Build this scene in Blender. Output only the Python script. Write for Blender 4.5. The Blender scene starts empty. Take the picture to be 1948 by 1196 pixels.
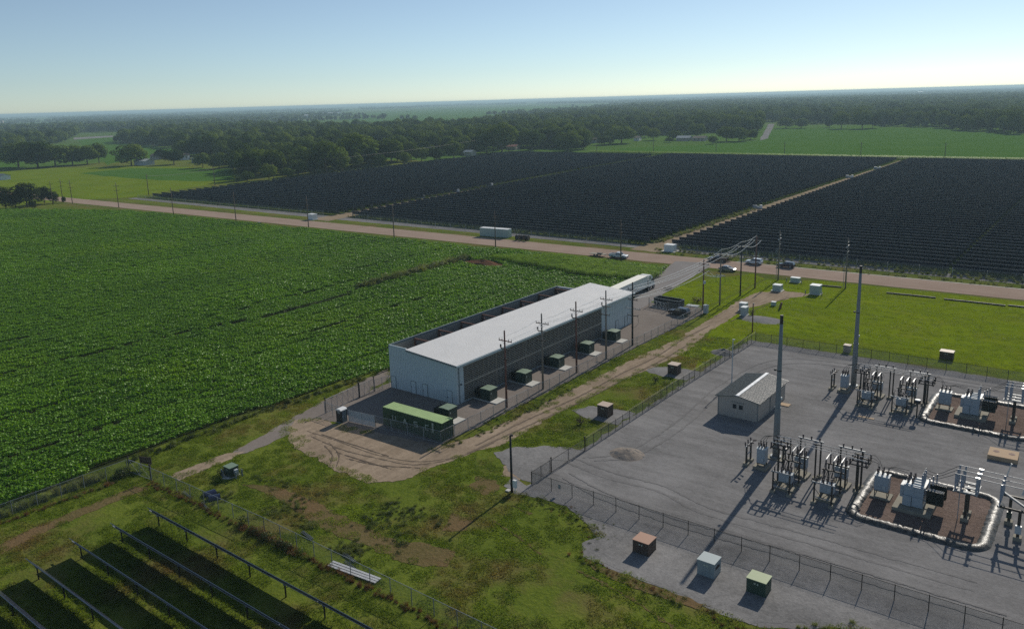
import bpy, math, random
import numpy as np
from mathutils import Vector, Matrix, noise as mnoise
R_ = math.radians
rnd = random.Random(7)
sc = bpy.context.scene
COL = sc.collection
# ------------------------------------------------------------------ camera model (a drone 48.5 m up, axes: +X along the road, +Y away from it)
CAMH = 48.5
FPX, CX, CY = 1530.1, 974.0, 520.0
_pit, _rol, _yaw = 0.21234, 0.02893, -0.66015
_F = np.array([math.sin(_yaw)*math.cos(_pit), math.cos(_yaw)*math.cos(_pit), -math.sin(_pit)])
_R = np.array([math.cos(_yaw), -math.sin(_yaw), 0.0])
_D = np.cross(_F, _R)
CR = math.cos(_rol)*_R + math.sin(_rol)*_D
CD = -math.sin(_rol)*_R + math.cos(_rol)*_D
def G(px, py, z=0.0):
    """survey point: where the sight line through photo pixel (px, py) meets height z"""
    d = CR*(px-CX) + CD*(py-CY) + _F*FPX
    t = (CAMH-z)/-d[2]
    return (d[0]*t, d[1]*t)
def P(x, y, z=0.0):
    v = np.array([x, y, z-CAMH]); w = v@_F
    return (CX+FPX*(v@CR)/w, CY+FPX*(v@CD)/w, w)
def HT(b, t):
    x, y = G(*b); lo, hi = 0.0, 60.0
    for _ in range(40):
        m = (lo+hi)/2
        if P(x, y, m)[1] > t[1]: lo = m
        else: hi = m
    return lo
cam = bpy.data.cameras.new("camera"); camo = bpy.data.objects.new("camera", cam); COL.objects.link(camo)
camo.matrix_world = Matrix(((CR[0], -CD[0], -_F[0], 0), (CR[1], -CD[1], -_F[1], 0), (CR[2], -CD[2], -_F[2], CAMH), (0, 0, 0, 1)))
cam.sensor_width = 36; cam.lens = 36*FPX/1948; cam.shift_y = -(598-CY)/1948
cam.clip_start = 0.5; cam.clip_end = 60000
sc.camera = camo
# ------------------------------------------------------------------ objects
def tag(o, label=None, cat=None, group=None, kind=None):
    if label: o['label'] = label
    if cat: o['category'] = cat
    if group: o['group'] = group
    if kind: o['kind'] = kind
    return o
def thing(name, label, cat, loc=(0, 0, 0), rz=0.0, group=None):
    o = bpy.data.objects.new(name, None); COL.objects.link(o)
    o.empty_display_size = 0.3; o.location = loc; o.rotation_euler = (0, 0, rz)
    return tag(o, label, cat, group)
KIDS = {}
def link(o, parent=None):
    COL.objects.link(o)
    if parent is not None:
        o.parent = parent; KIDS.setdefault(parent.name, []).append(o)
    return o
def dup(root, loc, rz=None, label=None, group=None, scale=None):
    def cp(o, par):
        c = o.copy(); link(c, par)
        for k in KIDS.get(o.name, []): cp(k, c)
        return c
    c = cp(root, None); c.location = loc
    if rz is not None: c.rotation_euler = (0, 0, rz)
    if scale is not None: c.scale = scale if isinstance(scale, tuple) else (scale,)*3
    if label: c['label'] = label
    if group: c['group'] = group
    return c
class MB:
    def __init__(s): s.v = []; s.f = []; s.m = []
    def add(s, vs, fs, m=0):
        o = len(s.v); s.v += [tuple(float(c) for c in v) for v in vs]; s.f += [tuple(o+i for i in f) for f in fs]; s.m += [m]*len(fs); return s
    def box(s, x0, x1, y0, y1, z0, z1, m=0):
        return s.add([(x0, y0, z0), (x1, y0, z0), (x1, y1, z0), (x0, y1, z0), (x0, y0, z1), (x1, y0, z1), (x1, y1, z1), (x0, y1, z1)],
                     [(0, 3, 2, 1), (4, 5, 6, 7), (0, 1, 5, 4), (1, 2, 6, 5), (2, 3, 7, 6), (3, 0, 4, 7)], m)
    def cbox(s, cx, cy, z0, w, d, h, m=0): return s.box(cx-w/2, cx+w/2, cy-d/2, cy+d/2, z0, z0+h, m)
    def beam(s, a, b, w, h=None, m=0):
        a = Vector(a); b = Vector(b); h = h or w; d = (b-a).normalized()
        up = Vector((0, 0, 1)) if abs(d.z) < .95 else Vector((0, 1, 0))
        x = d.cross(up).normalized(); y = x.cross(d)
        q = [(-w/2, -h/2), (w/2, -h/2), (w/2, h/2), (-w/2, h/2)]
        vs = [p + x*i + y*j for p in (a, b) for i, j in q]
        return s.add(vs, [(3, 2, 1, 0), (4, 5, 6, 7), (0, 1, 5, 4), (1, 2, 6, 5), (2, 3, 7, 6), (3, 0, 4, 7)], m)
    def tube(s, pts, r, n=6, m=0):
        pts = [Vector(p) for p in pts]; rs = r if isinstance(r, (list, tuple)) else [r]*len(pts)
        vs = []; fs = []
        for i, p in enumerate(pts):
            d = (pts[min(i+1, len(pts)-1)]-pts[max(i-1, 0)]).normalized()
            up = Vector((0, 0, 1)) if abs(d.z) < .9 else Vector((0, 1, 0))
            x = d.cross(up).normalized(); y = d.cross(x)
            for k in range(n):
                a = 2*math.pi*k/n; vs.append(p + x*(math.cos(a)*rs[i]) + y*(math.sin(a)*rs[i]))
        for i in range(len(pts)-1):
            for k in range(n):
                fs.append((i*n+k, i*n+(k+1) % n, (i+1)*n+(k+1) % n, (i+1)*n+k))
        fs.append(tuple(range(n-1, -1, -1))); o = (len(pts)-1)*n; fs.append(tuple(o+k for k in range(n)))
        return s.add(vs, fs, m)
    def insul(s, a, b, r=.09, n=7, ribs=4, m=0):
        a = Vector(a); b = Vector(b); k = ribs*2
        return s.tube([a+(b-a)*(i/k) for i in range(k+1)], [r if i % 2 else r*.55 for i in range(k+1)], n, m)
    def prism(s, poly, ax, t0, t1, m=0):
        """poly = [(u, w)], extruded along axis ax ('x' or 'y' or 'z') from t0 to t1"""
        mk = {'x': lambda u, w, t: (t, u, w), 'y': lambda u, w, t: (u, t, w), 'z': lambda u, w, t: (u, w, t)}[ax]
        n = len(poly); vs = [mk(u, w, t) for t in (t0, t1) for u, w in poly]
        fs = [tuple(range(n-1, -1, -1)), tuple(range(n, 2*n))] + [(i, (i+1) % n, n+(i+1) % n, n+i) for i in range(n)]
        return s.add(vs, fs, m)
    def quad(s, a, b, c, d, m=0): return s.add([a, b, c, d], [(0, 1, 2, 3)], m)
    def mesh(s, name, mats, smooth=False, fix=True):
        me = bpy.data.meshes.new(name); me.from_pydata(s.v, [], s.f)
        for mm in (mats if isinstance(mats, (list, tuple)) else [mats]): me.materials.append(mm)
        me.polygons.foreach_set('material_index', s.m)
        if smooth: me.polygons.foreach_set('use_smooth', [True]*len(s.f))
        if fix and len(s.f) < 60000:
            import bmesh
            bm = bmesh.new(); bm.from_mesh(me); bmesh.ops.recalc_face_normals(bm, faces=bm.faces[:]); bm.to_mesh(me); bm.free()
        me.update(); return me
    def build(s, name, mats, parent=None, loc=(0, 0, 0), smooth=False, rz=0, fix=True):
        o = bpy.data.objects.new(name, s.mesh(name, mats, smooth, fix)); o.location = loc; o.rotation_euler = (0, 0, rz)
        return link(o, parent)
def ordn(i):
    if 10 <= i % 100 <= 20: return f"{i}th"
    return f"{i}" + {1: 'st', 2: 'nd', 3: 'rd'}.get(i % 10, 'th')
WORDS = ['first', 'second', 'third', 'fourth', 'fifth', 'sixth', 'seventh', 'eighth', 'ninth', 'tenth', 'eleventh', 'twelfth', 'thirteenth']
# ------------------------------------------------------------------ materials
def nodes(name):
    m = bpy.data.materials.new(name); m.use_nodes = True; nt = m.node_tree; nt.nodes.clear()
    return m, nt, nt.nodes.new, nt.links.new
def noise_n(nt, vec, scale, detail=4, rough=.55, dist=0):
    n = nt.nodes.new('ShaderNodeTexNoise'); n.inputs['Scale'].default_value = scale; n.inputs['Detail'].default_value = detail
    n.inputs['Roughness'].default_value = rough; n.inputs['Distortion'].default_value = dist
    nt.links.new(vec, n.inputs['Vector']); return n.outputs['Fac']
def ramp(nt, fac, stops):
    r = nt.nodes.new('ShaderNodeValToRGB'); e = r.color_ramp.elements
    while len(e) < len(stops): e.new(.5)
    for el, (p, c) in zip(e, stops): el.position = p; el.color = (*c, 1) if len(c) == 3 else c
    nt.links.new(fac, r.inputs['Fac']); return r.outputs['Color']
def mixc(nt, fac, a, b, mode='MIX'):
    n = nt.nodes.new('ShaderNodeMix'); n.data_type = 'RGBA'; n.blend_type = mode
    for s, v in ((n.inputs['Factor'], fac), (n.inputs[6], a), (n.inputs[7], b)):
        if isinstance(v, (int, float)): s.default_value = v
        elif isinstance(v, tuple): s.default_value = (*v, 1) if len(v) == 3 else v
        else: nt.links.new(v, s)
    return n.outputs[2]
def mathn(nt, op, a, b=0.0, clamp=False):
    n = nt.nodes.new('ShaderNodeMath'); n.operation = op; n.use_clamp = clamp
    for s, v in zip(n.inputs, (a, b)):
        if isinstance(v, (int, float)): s.default_value = v
        else: nt.links.new(v, s)
    return n.outputs[0]
def worldpos(nt):
    return nt.nodes.new('ShaderNodeNewGeometry').outputs['Position']
def stretch(nt, vec, sx, sy, sz=1.0, rz=0.0):
    n = nt.nodes.new('ShaderNodeMapping'); n.inputs['Scale'].default_value = (sx, sy, sz); n.inputs['Rotation'].default_value = (0, 0, rz)
    nt.links.new(vec, n.inputs['Vector']); return n.outputs['Vector']
def finish(nt, col, rough=.8, spec=.3, metal=0.0, bump=None, bstr=.3, bdist=.05):
    b = nt.nodes.new('ShaderNodeBsdfPrincipled'); o = nt.nodes.new('ShaderNodeOutputMaterial')
    if isinstance(col, tuple): b.inputs['Base Color'].default_value = (*col, 1)
    else: nt.links.new(col, b.inputs['Base Color'])
    for k, v in (('Roughness', rough), ('Specular IOR Level', spec), ('Metallic', metal)):
        if isinstance(v, (int, float)): b.inputs[k].default_value = v
        else: nt.links.new(v, b.inputs[k])
    if bump is not None:
        bn = nt.nodes.new('ShaderNodeBump'); bn.inputs['Strength'].default_value = bstr; bn.inputs['Distance'].default_value = bdist
        nt.links.new(bump, bn.inputs['Height']); nt.links.new(bn.outputs[0], b.inputs['Normal'])
    nt.links.new(b.outputs[0], o.inputs['Surface']); return b
def mat(name, col, rough=.7, metal=0.0, var=.18, scale=2.0, bump=0.0, spec=.35, streak=0.0):
    """painted or bare surface with slight weathering"""
    m, nt, N, L = nodes(name)
    tc = nt.nodes.new('ShaderNodeTexCoord').outputs['Object']
    f = noise_n(nt, tc, scale, 6, .65)
    c = ramp(nt, f, [(.25, tuple(x*(1-var) for x in col)), (.75, tuple(min(1, x*(1+var)) for x in col))])
    if streak:
        s = noise_n(nt, stretch(nt, tc, 6, 6, .35), 1.2, 4, .6)
        c = mixc(nt, mathn(nt, 'MULTIPLY', ramp(nt, s, [(.5, (0, 0, 0)), (.75, (1, 1, 1))]), streak), c, tuple(x*.45 for x in col))
    rr = ramp(nt, f, [(.2, (max(0, rough-.1),)*3), (.8, (min(1, rough+.1),)*3)])
    finish(nt, c, rr, spec, metal, f if bump else None, bump, .02)
    return m
def leafmat(name, dark, light, trans=.45, scale=.05, hue=.0, gloss=.35, per=.5, yellow=None, stripe=None):
    m, nt, N, L = nodes(name)
    pos = worldpos(nt)
    oi = nt.nodes.new('ShaderNodeObjectInfo').outputs['Random']
    f = noise_n(nt, pos, scale, 5, .6)
    f2 = noise_n(nt, pos, 1.7, 3, .6)
    t = mathn(nt, 'ADD', mathn(nt, 'MULTIPLY', f, 1.3), mathn(nt, 'MULTIPLY', mathn(nt, 'SUBTRACT', oi, .5), per))
    t = mathn(nt, 'ADD', t, mathn(nt, 'MULTIPLY', mathn(nt, 'SUBTRACT', f2, .5), .7))
    c = ramp(nt, t, [(.3, dark), (.95, light)])
    if yellow:
        fy = noise_n(nt, pos, yellow[1], 4, .6); c = mixc(nt, ramp(nt, fy, [(yellow[2], (0, 0, 0)), (yellow[2]+.18, (1, 1, 1))]), c, yellow[0])
    p = nt.nodes.new('ShaderNodeBsdfPrincipled'); L(c, p.inputs['Base Color'])
    p.inputs['Roughness'].default_value = .5; p.inputs['Specular IOR Level'].default_value = gloss
    tr = nt.nodes.new('ShaderNodeBsdfTranslucent')
    L(mixc(nt, 1.0, c, (1.65, 1.5, .6), 'MULTIPLY'), tr.inputs['Color'])
    mx = nt.nodes.new('ShaderNodeMixShader'); mx.inputs[0].default_value = trans
    L(p.outputs[0], mx.inputs[1]); L(tr.outputs[0], mx.inputs[2])
    o = nt.nodes.new('ShaderNodeOutputMaterial'); L(mx.outputs[0], o.inputs['Surface'])
    return m
M = {}
M['white'] = mat('white_paint', (.72, .73, .72), .5, var=.06, streak=.12)
M['wall'] = mat('pale_steel_wall', (.50, .58, .60), .5, var=.05, scale=.6, streak=.10)
M['roof'] = mat('galvanised_roof', (.74, .735, .72), .5, 0.0, var=.05, scale=.25, spec=.3, streak=.12)
M['trim'] = mat('grey_trim', (.16, .19, .2), .5)
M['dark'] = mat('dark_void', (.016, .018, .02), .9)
M['louvre'] = mat('louvre_steel', (.34, .31, .26), .6, 0.0, var=.15)
M['rust'] = mat('rusty_steel', (.13, .055, .04), .75, var=.35, scale=4)
M['screen'] = mat('tan_screen', (.34, .31, .26), .7, var=.12, scale=.5, streak=.35)
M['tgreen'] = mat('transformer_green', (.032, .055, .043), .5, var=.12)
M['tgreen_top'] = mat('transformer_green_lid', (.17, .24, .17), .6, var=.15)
M['fin'] = mat('radiator_black', (.012, .016, .015), .5)
M['concrete'] = mat('pale_concrete', (.52, .51, .47), .85, var=.12, scale=1.2, bump=.2)
M['concrete_d'] = mat('weathered_concrete', (.26, .24, .19), .9, var=.2, scale=1.5, bump=.2)
M['concrete_o'] = mat('ochre_concrete', (.46, .33, .21), .9, var=.15, scale=1.5, bump=.2)
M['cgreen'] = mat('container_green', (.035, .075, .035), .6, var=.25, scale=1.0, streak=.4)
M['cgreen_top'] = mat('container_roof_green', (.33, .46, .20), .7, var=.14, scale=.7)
M['letter'] = mat('letter_white', (.42, .46, .38), .7, var=.2, scale=5)
M['wood'] = mat('pole_wood', (.12, .085, .065), .85, var=.35, scale=3, bump=.3, streak=.4)
M['wood_red'] = mat('pole_wood_reddish', (.15, .065, .05), .85, var=.35, scale=3, bump=.3, streak=.4)
M['wood_grey'] = mat('pole_wood_grey', (.20, .175, .15), .85, var=.3, scale=3, bump=.3, streak=.4)
M['insul'] = mat('brown_insulator', (.055, .03, .028), .25, var=.2, spec=.6)
M['insul_g'] = mat('grey_insulator', (.26, .29, .34), .3, var=.1, spec=.6)
M['galv'] = mat('galvanised_steel', (.31, .325, .335), .55, .2, var=.15, scale=3)
M['mast'] = mat('mast_steel', (.20, .225, .24), .55, .2, var=.12, scale=1.5)
M['steel_d'] = mat('dark_rusted_steel', (.045, .038, .032), .6, .2, var=.3, scale=4)
M['alu'] = mat('bright_aluminium', (.62, .62, .61), .4, .3, var=.05)
M['wire'] = mat('wire_aluminium', (.82, .82, .80), .45, .1, var=.05)
M['wire_d'] = mat('black_cable', (.02, .02, .022), .5)
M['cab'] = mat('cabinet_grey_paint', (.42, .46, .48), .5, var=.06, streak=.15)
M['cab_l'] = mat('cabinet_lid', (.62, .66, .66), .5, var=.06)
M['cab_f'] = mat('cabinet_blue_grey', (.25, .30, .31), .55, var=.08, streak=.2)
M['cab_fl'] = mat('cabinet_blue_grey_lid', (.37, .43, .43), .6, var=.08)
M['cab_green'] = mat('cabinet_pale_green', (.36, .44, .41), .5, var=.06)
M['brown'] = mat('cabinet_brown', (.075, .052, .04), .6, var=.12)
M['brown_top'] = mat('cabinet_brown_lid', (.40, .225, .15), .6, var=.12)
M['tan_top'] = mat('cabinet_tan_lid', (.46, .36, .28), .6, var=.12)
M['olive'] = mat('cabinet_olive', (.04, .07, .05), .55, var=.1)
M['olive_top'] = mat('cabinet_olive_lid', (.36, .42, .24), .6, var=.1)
M['red'] = mat('faded_red', (.3, .05, .04), .6)
M['black'] = mat('matt_black', (.02, .02, .022), .6)
M['rubber'] = mat('tyre_rubber', (.018, .018, .018), .85)
M['rim'] = mat('wheel_rim', (.4, .4, .41), .35, .6)
M['glass'] = mat('tinted_glass', (.02, .025, .03), .04, var=.02, spec=.9)
M['beige'] = mat('beige_siding', (.42, .38, .33), .7, var=.06, streak=.12)
M['shroof'] = mat('shed_roof', (.10, .11, .105), .45, .0, var=.25, spec=.45)
M['ridge'] = mat('shed_ridge', (.75, .76, .76), .4, .1)
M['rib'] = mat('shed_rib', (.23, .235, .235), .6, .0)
def linermat():
    m, nt, N, L = nodes('black_plastic_liner'); tc = nt.nodes.new('ShaderNodeTexCoord').outputs['Object']
    f = noise_n(nt, tc, 1.6, 5, .7); g_ = noise_n(nt, tc, 7, 3, .6)
    c = ramp(nt, f, [(.35, (.02, .02, .02)), (.7, (.14, .135, .12))]); r = ramp(nt, g_, [(.3, (.28,)*3), (.7, (.62,)*3)])
    finish(nt, c, r, .45, 0, g_, .7, .05); return m
M['liner'] = linermat()
M['tank'] = mat('transformer_tank', (.34, .39, .43), .5, var=.06, streak=.15)
M['rail'] = mat('module_rail', (.20, .21, .225), .8, 0, var=.05, spec=.1)
M['seam_shade_dirt'] = mat('roof_seam_shade_dirt', (.60, .60, .59), .6)  # roof ribs toned darker: crease shade and dirt put into their colour
# ------------------------------------------------------------------ ground materials
def grassmat(name, dark, mid, light, dry, dryamt=.5, stripes=None, bstr=.9):
    m, nt, N, L = nodes(name); pos = worldpos(nt)
    f1 = noise_n(nt, pos, .045, 5, .6); f2 = noise_n(nt, pos, .6, 6, .7); f3 = noise_n(nt, pos, 2.4, 4, .75)
    t = mathn(nt, 'ADD', mathn(nt, 'MULTIPLY', f1, .45), mathn(nt, 'ADD', mathn(nt, 'MULTIPLY', f2, .3), mathn(nt, 'MULTIPLY', f3, .35)))
    if stripes:
        fs = noise_n(nt, stretch(nt, pos, *stripes), 1.0, 4, .6)
        t = mathn(nt, 'ADD', t, mathn(nt, 'MULTIPLY', mathn(nt, 'SUBTRACT', fs, .5), .45))
    c = ramp(nt, t, [(.36, dark), (.55, mid), (.74, light)])
    fd = noise_n(nt, pos, .11, 6, .65)
    c = mixc(nt, mathn(nt, 'MULTIPLY', ramp(nt, fd, [(.48, (0, 0, 0)), (.64, (1, 1, 1))]), dryamt), c, dry)
    h = mathn(nt, 'ADD', mathn(nt, 'MULTIPLY', f2, .6), mathn(nt, 'MULTIPLY', f3, .5))
    finish(nt, c, 1.0, 0, 0, h, bstr, .22)
    return m
def soilmat(name, a, b, patch=None, grain=6.0, bstr=.5, streaks=None, pscale=.12, speck=0.0, bdist=.06):
    m, nt, N, L = nodes(name); pos = worldpos(nt)
    f1 = noise_n(nt, pos, pscale, 5, .6); f2 = noise_n(nt, pos, 1.1, 6, .7); f3 = noise_n(nt, pos, grain, 5, .75); f4 = noise_n(nt, pos, 2.6, 3, .8)
    t = mathn(nt, 'ADD', mathn(nt, 'ADD', mathn(nt, 'MULTIPLY', f1, .45), mathn(nt, 'MULTIPLY', f4, .28)), mathn(nt, 'ADD', mathn(nt, 'MULTIPLY', f2, .28), mathn(nt, 'MULTIPLY', f3, .12)))
    if streaks:
        fs = noise_n(nt, stretch(nt, pos, *streaks), 1.0, 5, .65, .6)
        t = mathn(nt, 'ADD', t, mathn(nt, 'MULTIPLY', mathn(nt, 'SUBTRACT', fs, .5), .5))
    c = ramp(nt, t, [(.42, a), (.70, b)])
    if patch:
        fp = noise_n(nt, pos, patch[1], 5, .65); c = mixc(nt, ramp(nt, fp, [(patch[2], (0, 0, 0)), (patch[2]+.08, (1, 1, 1))]), c, patch[0])
    if speck:
        fk = noise_n(nt, pos, 9.0, 2, .5); c = mixc(nt, mathn(nt, 'MULTIPLY', ramp(nt, fk, [(.60, (0, 0, 0)), (.70, (1, 1, 1))]), speck), c, tuple(x*.35 for x in a))
    finish(nt, c, 1.0, .0, 0, mathn(nt, 'ADD', mathn(nt, 'ADD', f2, f4), mathn(nt, 'MULTIPLY', f3, .8)), bstr, bdist)
    return m
GR_D, GR_M, GR_L = (.055, .088, .014), (.118, .155, .022), (.20, .225, .036)
M['ground'] = grassmat('grass_ground', GR_D, GR_M, GR_L, (.165, .12, .055), .6)
M['lawn'] = grassmat('mown_lawn', (.095, .145, .006), (.150, .205, .008), (.205, .255, .012), (.16, .16, .025), .35, stripes=(.03, .9), bstr=.6)
M['meadow'] = grassmat('meadow_grass', (.085, .140, .008), (.135, .195, .012), (.18, .235, .018), (.16, .15, .03), .3, bstr=.3)
M['verge'] = grassmat('road_verge_grass', (.06, .085, .015), (.10, .13, .025), (.15, .16, .04), (.17, .12, .06), .7, stripes=(.05, .5), bstr=.5)
M['gravel'] = soilmat('grey_gravel', (.165, .160, .157), (.278, .270, .266), ((.215, .20, .19), .05, .62), 7.0, .6, streaks=(.08, .5, 1, .9), speck=.3)
M['gravel_l'] = soilmat('pale_gravel', (.13, .127, .124), (.31, .30, .292), None, 7.0, .6, speck=.4)
M['yard'] = soilmat('compacted_yard_gravel', (.185, .16, .14), (.265, .23, .205), ((.29, .26, .23), .09, .62), 6.0, .5, speck=.3)
M['dirt'] = soilmat('bare_dirt', (.215, .166, .118), (.385, .302, .222), ((.20, .158, .118), .16, .60), 4.0, .6, streaks=(.9, .10, 1, .35))
M['rut'] = soilmat('wheel_rut_soil', (.13, .102, .078), (.20, .158, .122), None, 5.0, .6)
M['road'] = soilmat('pink_gravel_road', (.29, .215, .17), (.37, .285, .23), None, 4.0, .3, streaks=(.015, .6))
M['road_d'] = soilmat('grey_gravel_drive', (.215, .20, .19), (.29, .27, .26), None, 4.0, .3)
M['soil'] = soilmat('crop_soil', (.02, .026, .010), (.035, .046, .014), None, 3.0, .5)
M['brown_gravel'] = soilmat('brown_river_gravel', (.12, .088, .072), (.26, .195, .165), None, 11.0, 1.0, speck=.8, bdist=.12)
M['dry'] = grassmat('dry_patch', (.085, .08, .025), (.145, .115, .050), (.195, .145, .08), (.18, .11, .06), .6)
M['farcorn'] = grassmat('far_corn', (.046, .115, .014), (.062, .140, .018), (.078, .160, .022), (.09, .15, .022), .2, stripes=(.01, .05), bstr=.2)
def farmat():
    m, nt, N, L = nodes('farmland'); pos = worldpos(nt)
    v = nt.nodes.new('ShaderNodeTexVoronoi'); v.inputs['Scale'].default_value = .0014; v.distance = 'CHEBYCHEV'; v.inputs['Randomness'].default_value = .8
    L(stretch(nt, pos, 1, .7, 0), v.inputs['Vector'])
    sep = nt.nodes.new('ShaderNodeSeparateColor'); L(v.outputs['Color'], sep.inputs[0])
    c = ramp(nt, sep.outputs[0], [(0, (.06, .125, .02)), (.35, (.085, .16, .028)), (.6, (.05, .09, .02)), (.8, (.11, .16, .045)), (.95, (.15, .13, .06))])
    f = noise_n(nt, pos, .02, 5, .6)
    c = mixc(nt, .5, c, ramp(nt, f, [(.3, (.055, .11, .02)), (.7, (.095, .16, .03))]))
    finish(nt, c, 1.0, .0); return m
M['far'] = farmat()
# ------------------------------------------------------------------ ground sheets
def inpoly(x, y, poly):
    c = False; n = len(poly); j = n-1
    for i in range(n):
        xi, yi = poly[i]; xj, yj = poly[j]
        if (yi > y) != (yj > y) and x < (xj-xi)*(y-yi)/(yj-yi)+xi: c = not c
        j = i
    return c
def rough_outline(poly, step=.8, amp=.5, fr=.35, seed=0):
    out = []
    n = len(poly)
    for i in range(n):
        a = Vector(poly[i]); b = Vector(poly[(i+1) % n]); d = b-a; k = max(1, int(d.length/step)); nrm = Vector((-d.y, d.x)).normalized() if d.length else Vector((0, 0))
        for q in range(k):
            p = a+d*(q/k)
            w = mnoise.noise(Vector((p.x*fr, p.y*fr, seed)))*.7 + mnoise.noise(Vector((p.x*fr*4, p.y*fr*4, seed+5)))*.35
            out.append((p.x+nrm.x*w*amp, p.y+nrm.y*w*amp))
    return out
DRY = []
def sheet(name, poly, z, m, amp=.5, step=.8, fr=.35, seed=1, label=None):
    if name in ('dry_ground', 'worn_path', 'dirt_path'): DRY.append(poly)
    o = rough_outline(poly, step, amp, fr, seed)
    from mathutils.geometry import tessellate_polygon
    tri = tessellate_polygon([[Vector((x, y, 0)) for x, y in o]])
    me = bpy.data.meshes.new(name); me.from_pydata([(x, y, z) for x, y in o], [], [t for t in tri]); me.materials.append(m)
    import bmesh
    bm = bmesh.new(); bm.from_mesh(me)
    for f in bm.faces:
        if f.normal.z < 0: f.normal_flip()
    bm.to_mesh(me); bm.free()
    ob = bpy.data.objects.new(name, me); link(ob); tag(ob, kind='structure'); return ob
lines = [-24000, -9000, -4000, -2000, -1200, -800, -500, -300, -200, -100, 0, 100, 200, 300, 500, 800, 1200, 2000, 4000, 9000, 24000]
mb = MB(); n = len(lines)
nearl = [l for l in lines if -800 <= l <= 800]
for i in range(n-1):
    for j in range(n-1):
        near = abs(lines[i]+lines[i+1]) < 1600 and -800 <= lines[j] < 500
        x0, x1, y0, y1 = lines[i], lines[i+1], lines[j], lines[j+1]
        mb.add([(x0, y0, 0), (x1, y0, 0), (x1, y1, 0), (x0, y1, 0)], [(0, 1, 2, 3)], 0 if near else 1)
tag(mb.build('ground', [M['ground'], M['far']]), kind='structure')
# road, running along X
def ry(x, near=True): return (214.4 if near else 226.6)+.028*x
xs = [-640, -460, -300, -160, -80, 0, 160, 420]
ROAD = [(x, ry(x)) for x in xs] + [(x, ry(x, False)) for x in xs[::-1]]
sheet('road', ROAD, .05, M['road'], .35, 2.5, .2)
VERGE = [(x, ry(x)-5) for x in xs] + [(x, ry(x, False)+4.5) for x in xs[::-1]]
sheet('road_verge', VERGE, .012, M['verge'], .8, 2.5, .2)
sheet('gravel_strip', [(-450, 227), (-300, 226.5), (-120, 229.5), (60, 233), (60, 237.5), (-120, 235), (-280, 233.5), (-450, 231.5)], .024, M['gravel'], .5, 2.5)
sheet('edge_line', [(x, ry(x, False)-.55) for x in (-90, 0, 160, 420)] + [(x, ry(x, False)-.15) for x in (420, 160, 0, -90)], .075, M['concrete'], .12, 2)
# solar site soil and lanes
LX0 = lambda y: -277.5-(y-235)*.085      # left lane centre
LX1 = lambda y: -121.5-(y-235)*.012      # right lane centre
sheet('array_ground', [(-447, 234), (70, 238), (70, 612), (-466, 609)], .018, grassmat('array_grass', (.035, .06, .010), (.07, .105, .016), (.11, .14, .022), (.13, .10, .05), .5), .8, 6)
sheet('array_lane', [(LX1(231)-5.5, 226), (LX1(231)+5, 226), (LX1(605)+2.4, 605), (LX1(605)-2.4, 605)], .036, soilmat('lane_dirt', (.22, .17, .115), (.34, .27, .19), ((.10, .12, .04), .08, .56), 4, .4), 1.2, 2.5)
sheet('array_lane', [(LX0(231)-6, 222), (LX0(231)+6, 222), (LX0(605)+2, 605), (LX0(605)-2, 605)], .036, bpy.data.materials['lane_dirt'], 1.2, 2.5)
# driveway from the road to the building
DRIVE = [G(1225, 545), G(1262, 515), G(1285, 497), G(1345, 500), G(1352, 507), G(1318, 527), G(1262, 560), G(1215, 590), G(1195, 580)]
sheet('driveway', DRIVE, .06, M['road_d'], .5, 1.5)
# lawn on the right behind the substation
LAWN = [(-75, 168), (-74, 205), (-62, 211), (60, 214.5), (160, 217), (160, 154), (-10, 153.6), (-40, 152.5), (-54, 152.2), (-58, 150), (-58.5, 128), (-63, 140), (-68, 158)]
sheet('lawn', LAWN, .016, M['lawn'], .6, 1.5)
sheet('lawn', [(-92, 165), (-76, 168), (-75, 206), (-80, 211), (-92, 190)], .014, M['lawn'], .6, 1.2)
# meadow beyond the road on the left
sheet('meadow', [G(0, 392), G(150, 381), G(270, 374), G(300, 366), G(450, 344), G(440, 322), G(300, 316), G(100, 320), G(-30, 328)], .03, M['meadow'], 3, 8, .05)
sheet('field_left', [G(150, 330), G(250, 320), G(440, 321), G(446, 343), G(380, 345), G(300, 343), G(220, 337)], .045, M['farcorn'], 3, 8, .05)
sheet('field_left', [G(140, 262), G(214, 261), G(216, 272), G(335, 284), G(322, 296), G(216, 310), G(205, 315), G(190, 300)], .03, M['farcorn'], 3, 8, .05)
sheet('field_left', [G(-20, 320), G(45, 318), G(40, 290), G(-20, 292)], .03, M['farcorn'], 3, 8, .05)
sheet('far_track', [G(140, 262), G(215, 258), G(215, 261), G(140, 266)], .06, M['gravel_l'], 2, 8, .05)
CORN = [G(1112, 292), G(1200, 281), G(1330, 276), G(1440, 268), G(1475, 246), G(1660, 243.5), G(1775, 244), G(1836, 250), G(1965, 258), (-20, 633), (-300, 611)]
sheet('corn_field', CORN, .03, M['farcorn'], 2, 10, .05)
sheet('far_field', [G(640, 229), G(700, 233), G(990, 225), G(1085, 209), G(1170, 201), G(980, 203.5), G(700, 214), G(655, 219)], .03, M['farcorn'], 8, 60, .004)
sheet('far_track', [G(1444, 268), G(1462, 236), G(1474, 236), G(1460, 264)], .05, M['gravel_l'], 2, 8, .05)
# field of crops
CROP = [(-640, 15), (-108.6, 15), (-108.6, 33.4), (-109.7, 46), (-110, 70), (-108, 90), (-106, 97), (-103.5, 110), (-103, 155), (-101, 172), (-99.5, 190), (-101, 199), (-104, 206.0), (-160, 204.5), (-300, 200.5), (-392, 198), (-420, 186), (-470, 166), (-640, 160)]
sheet('crop_soil', CROP, .02, M['soil'], .6, 1.5)
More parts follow.
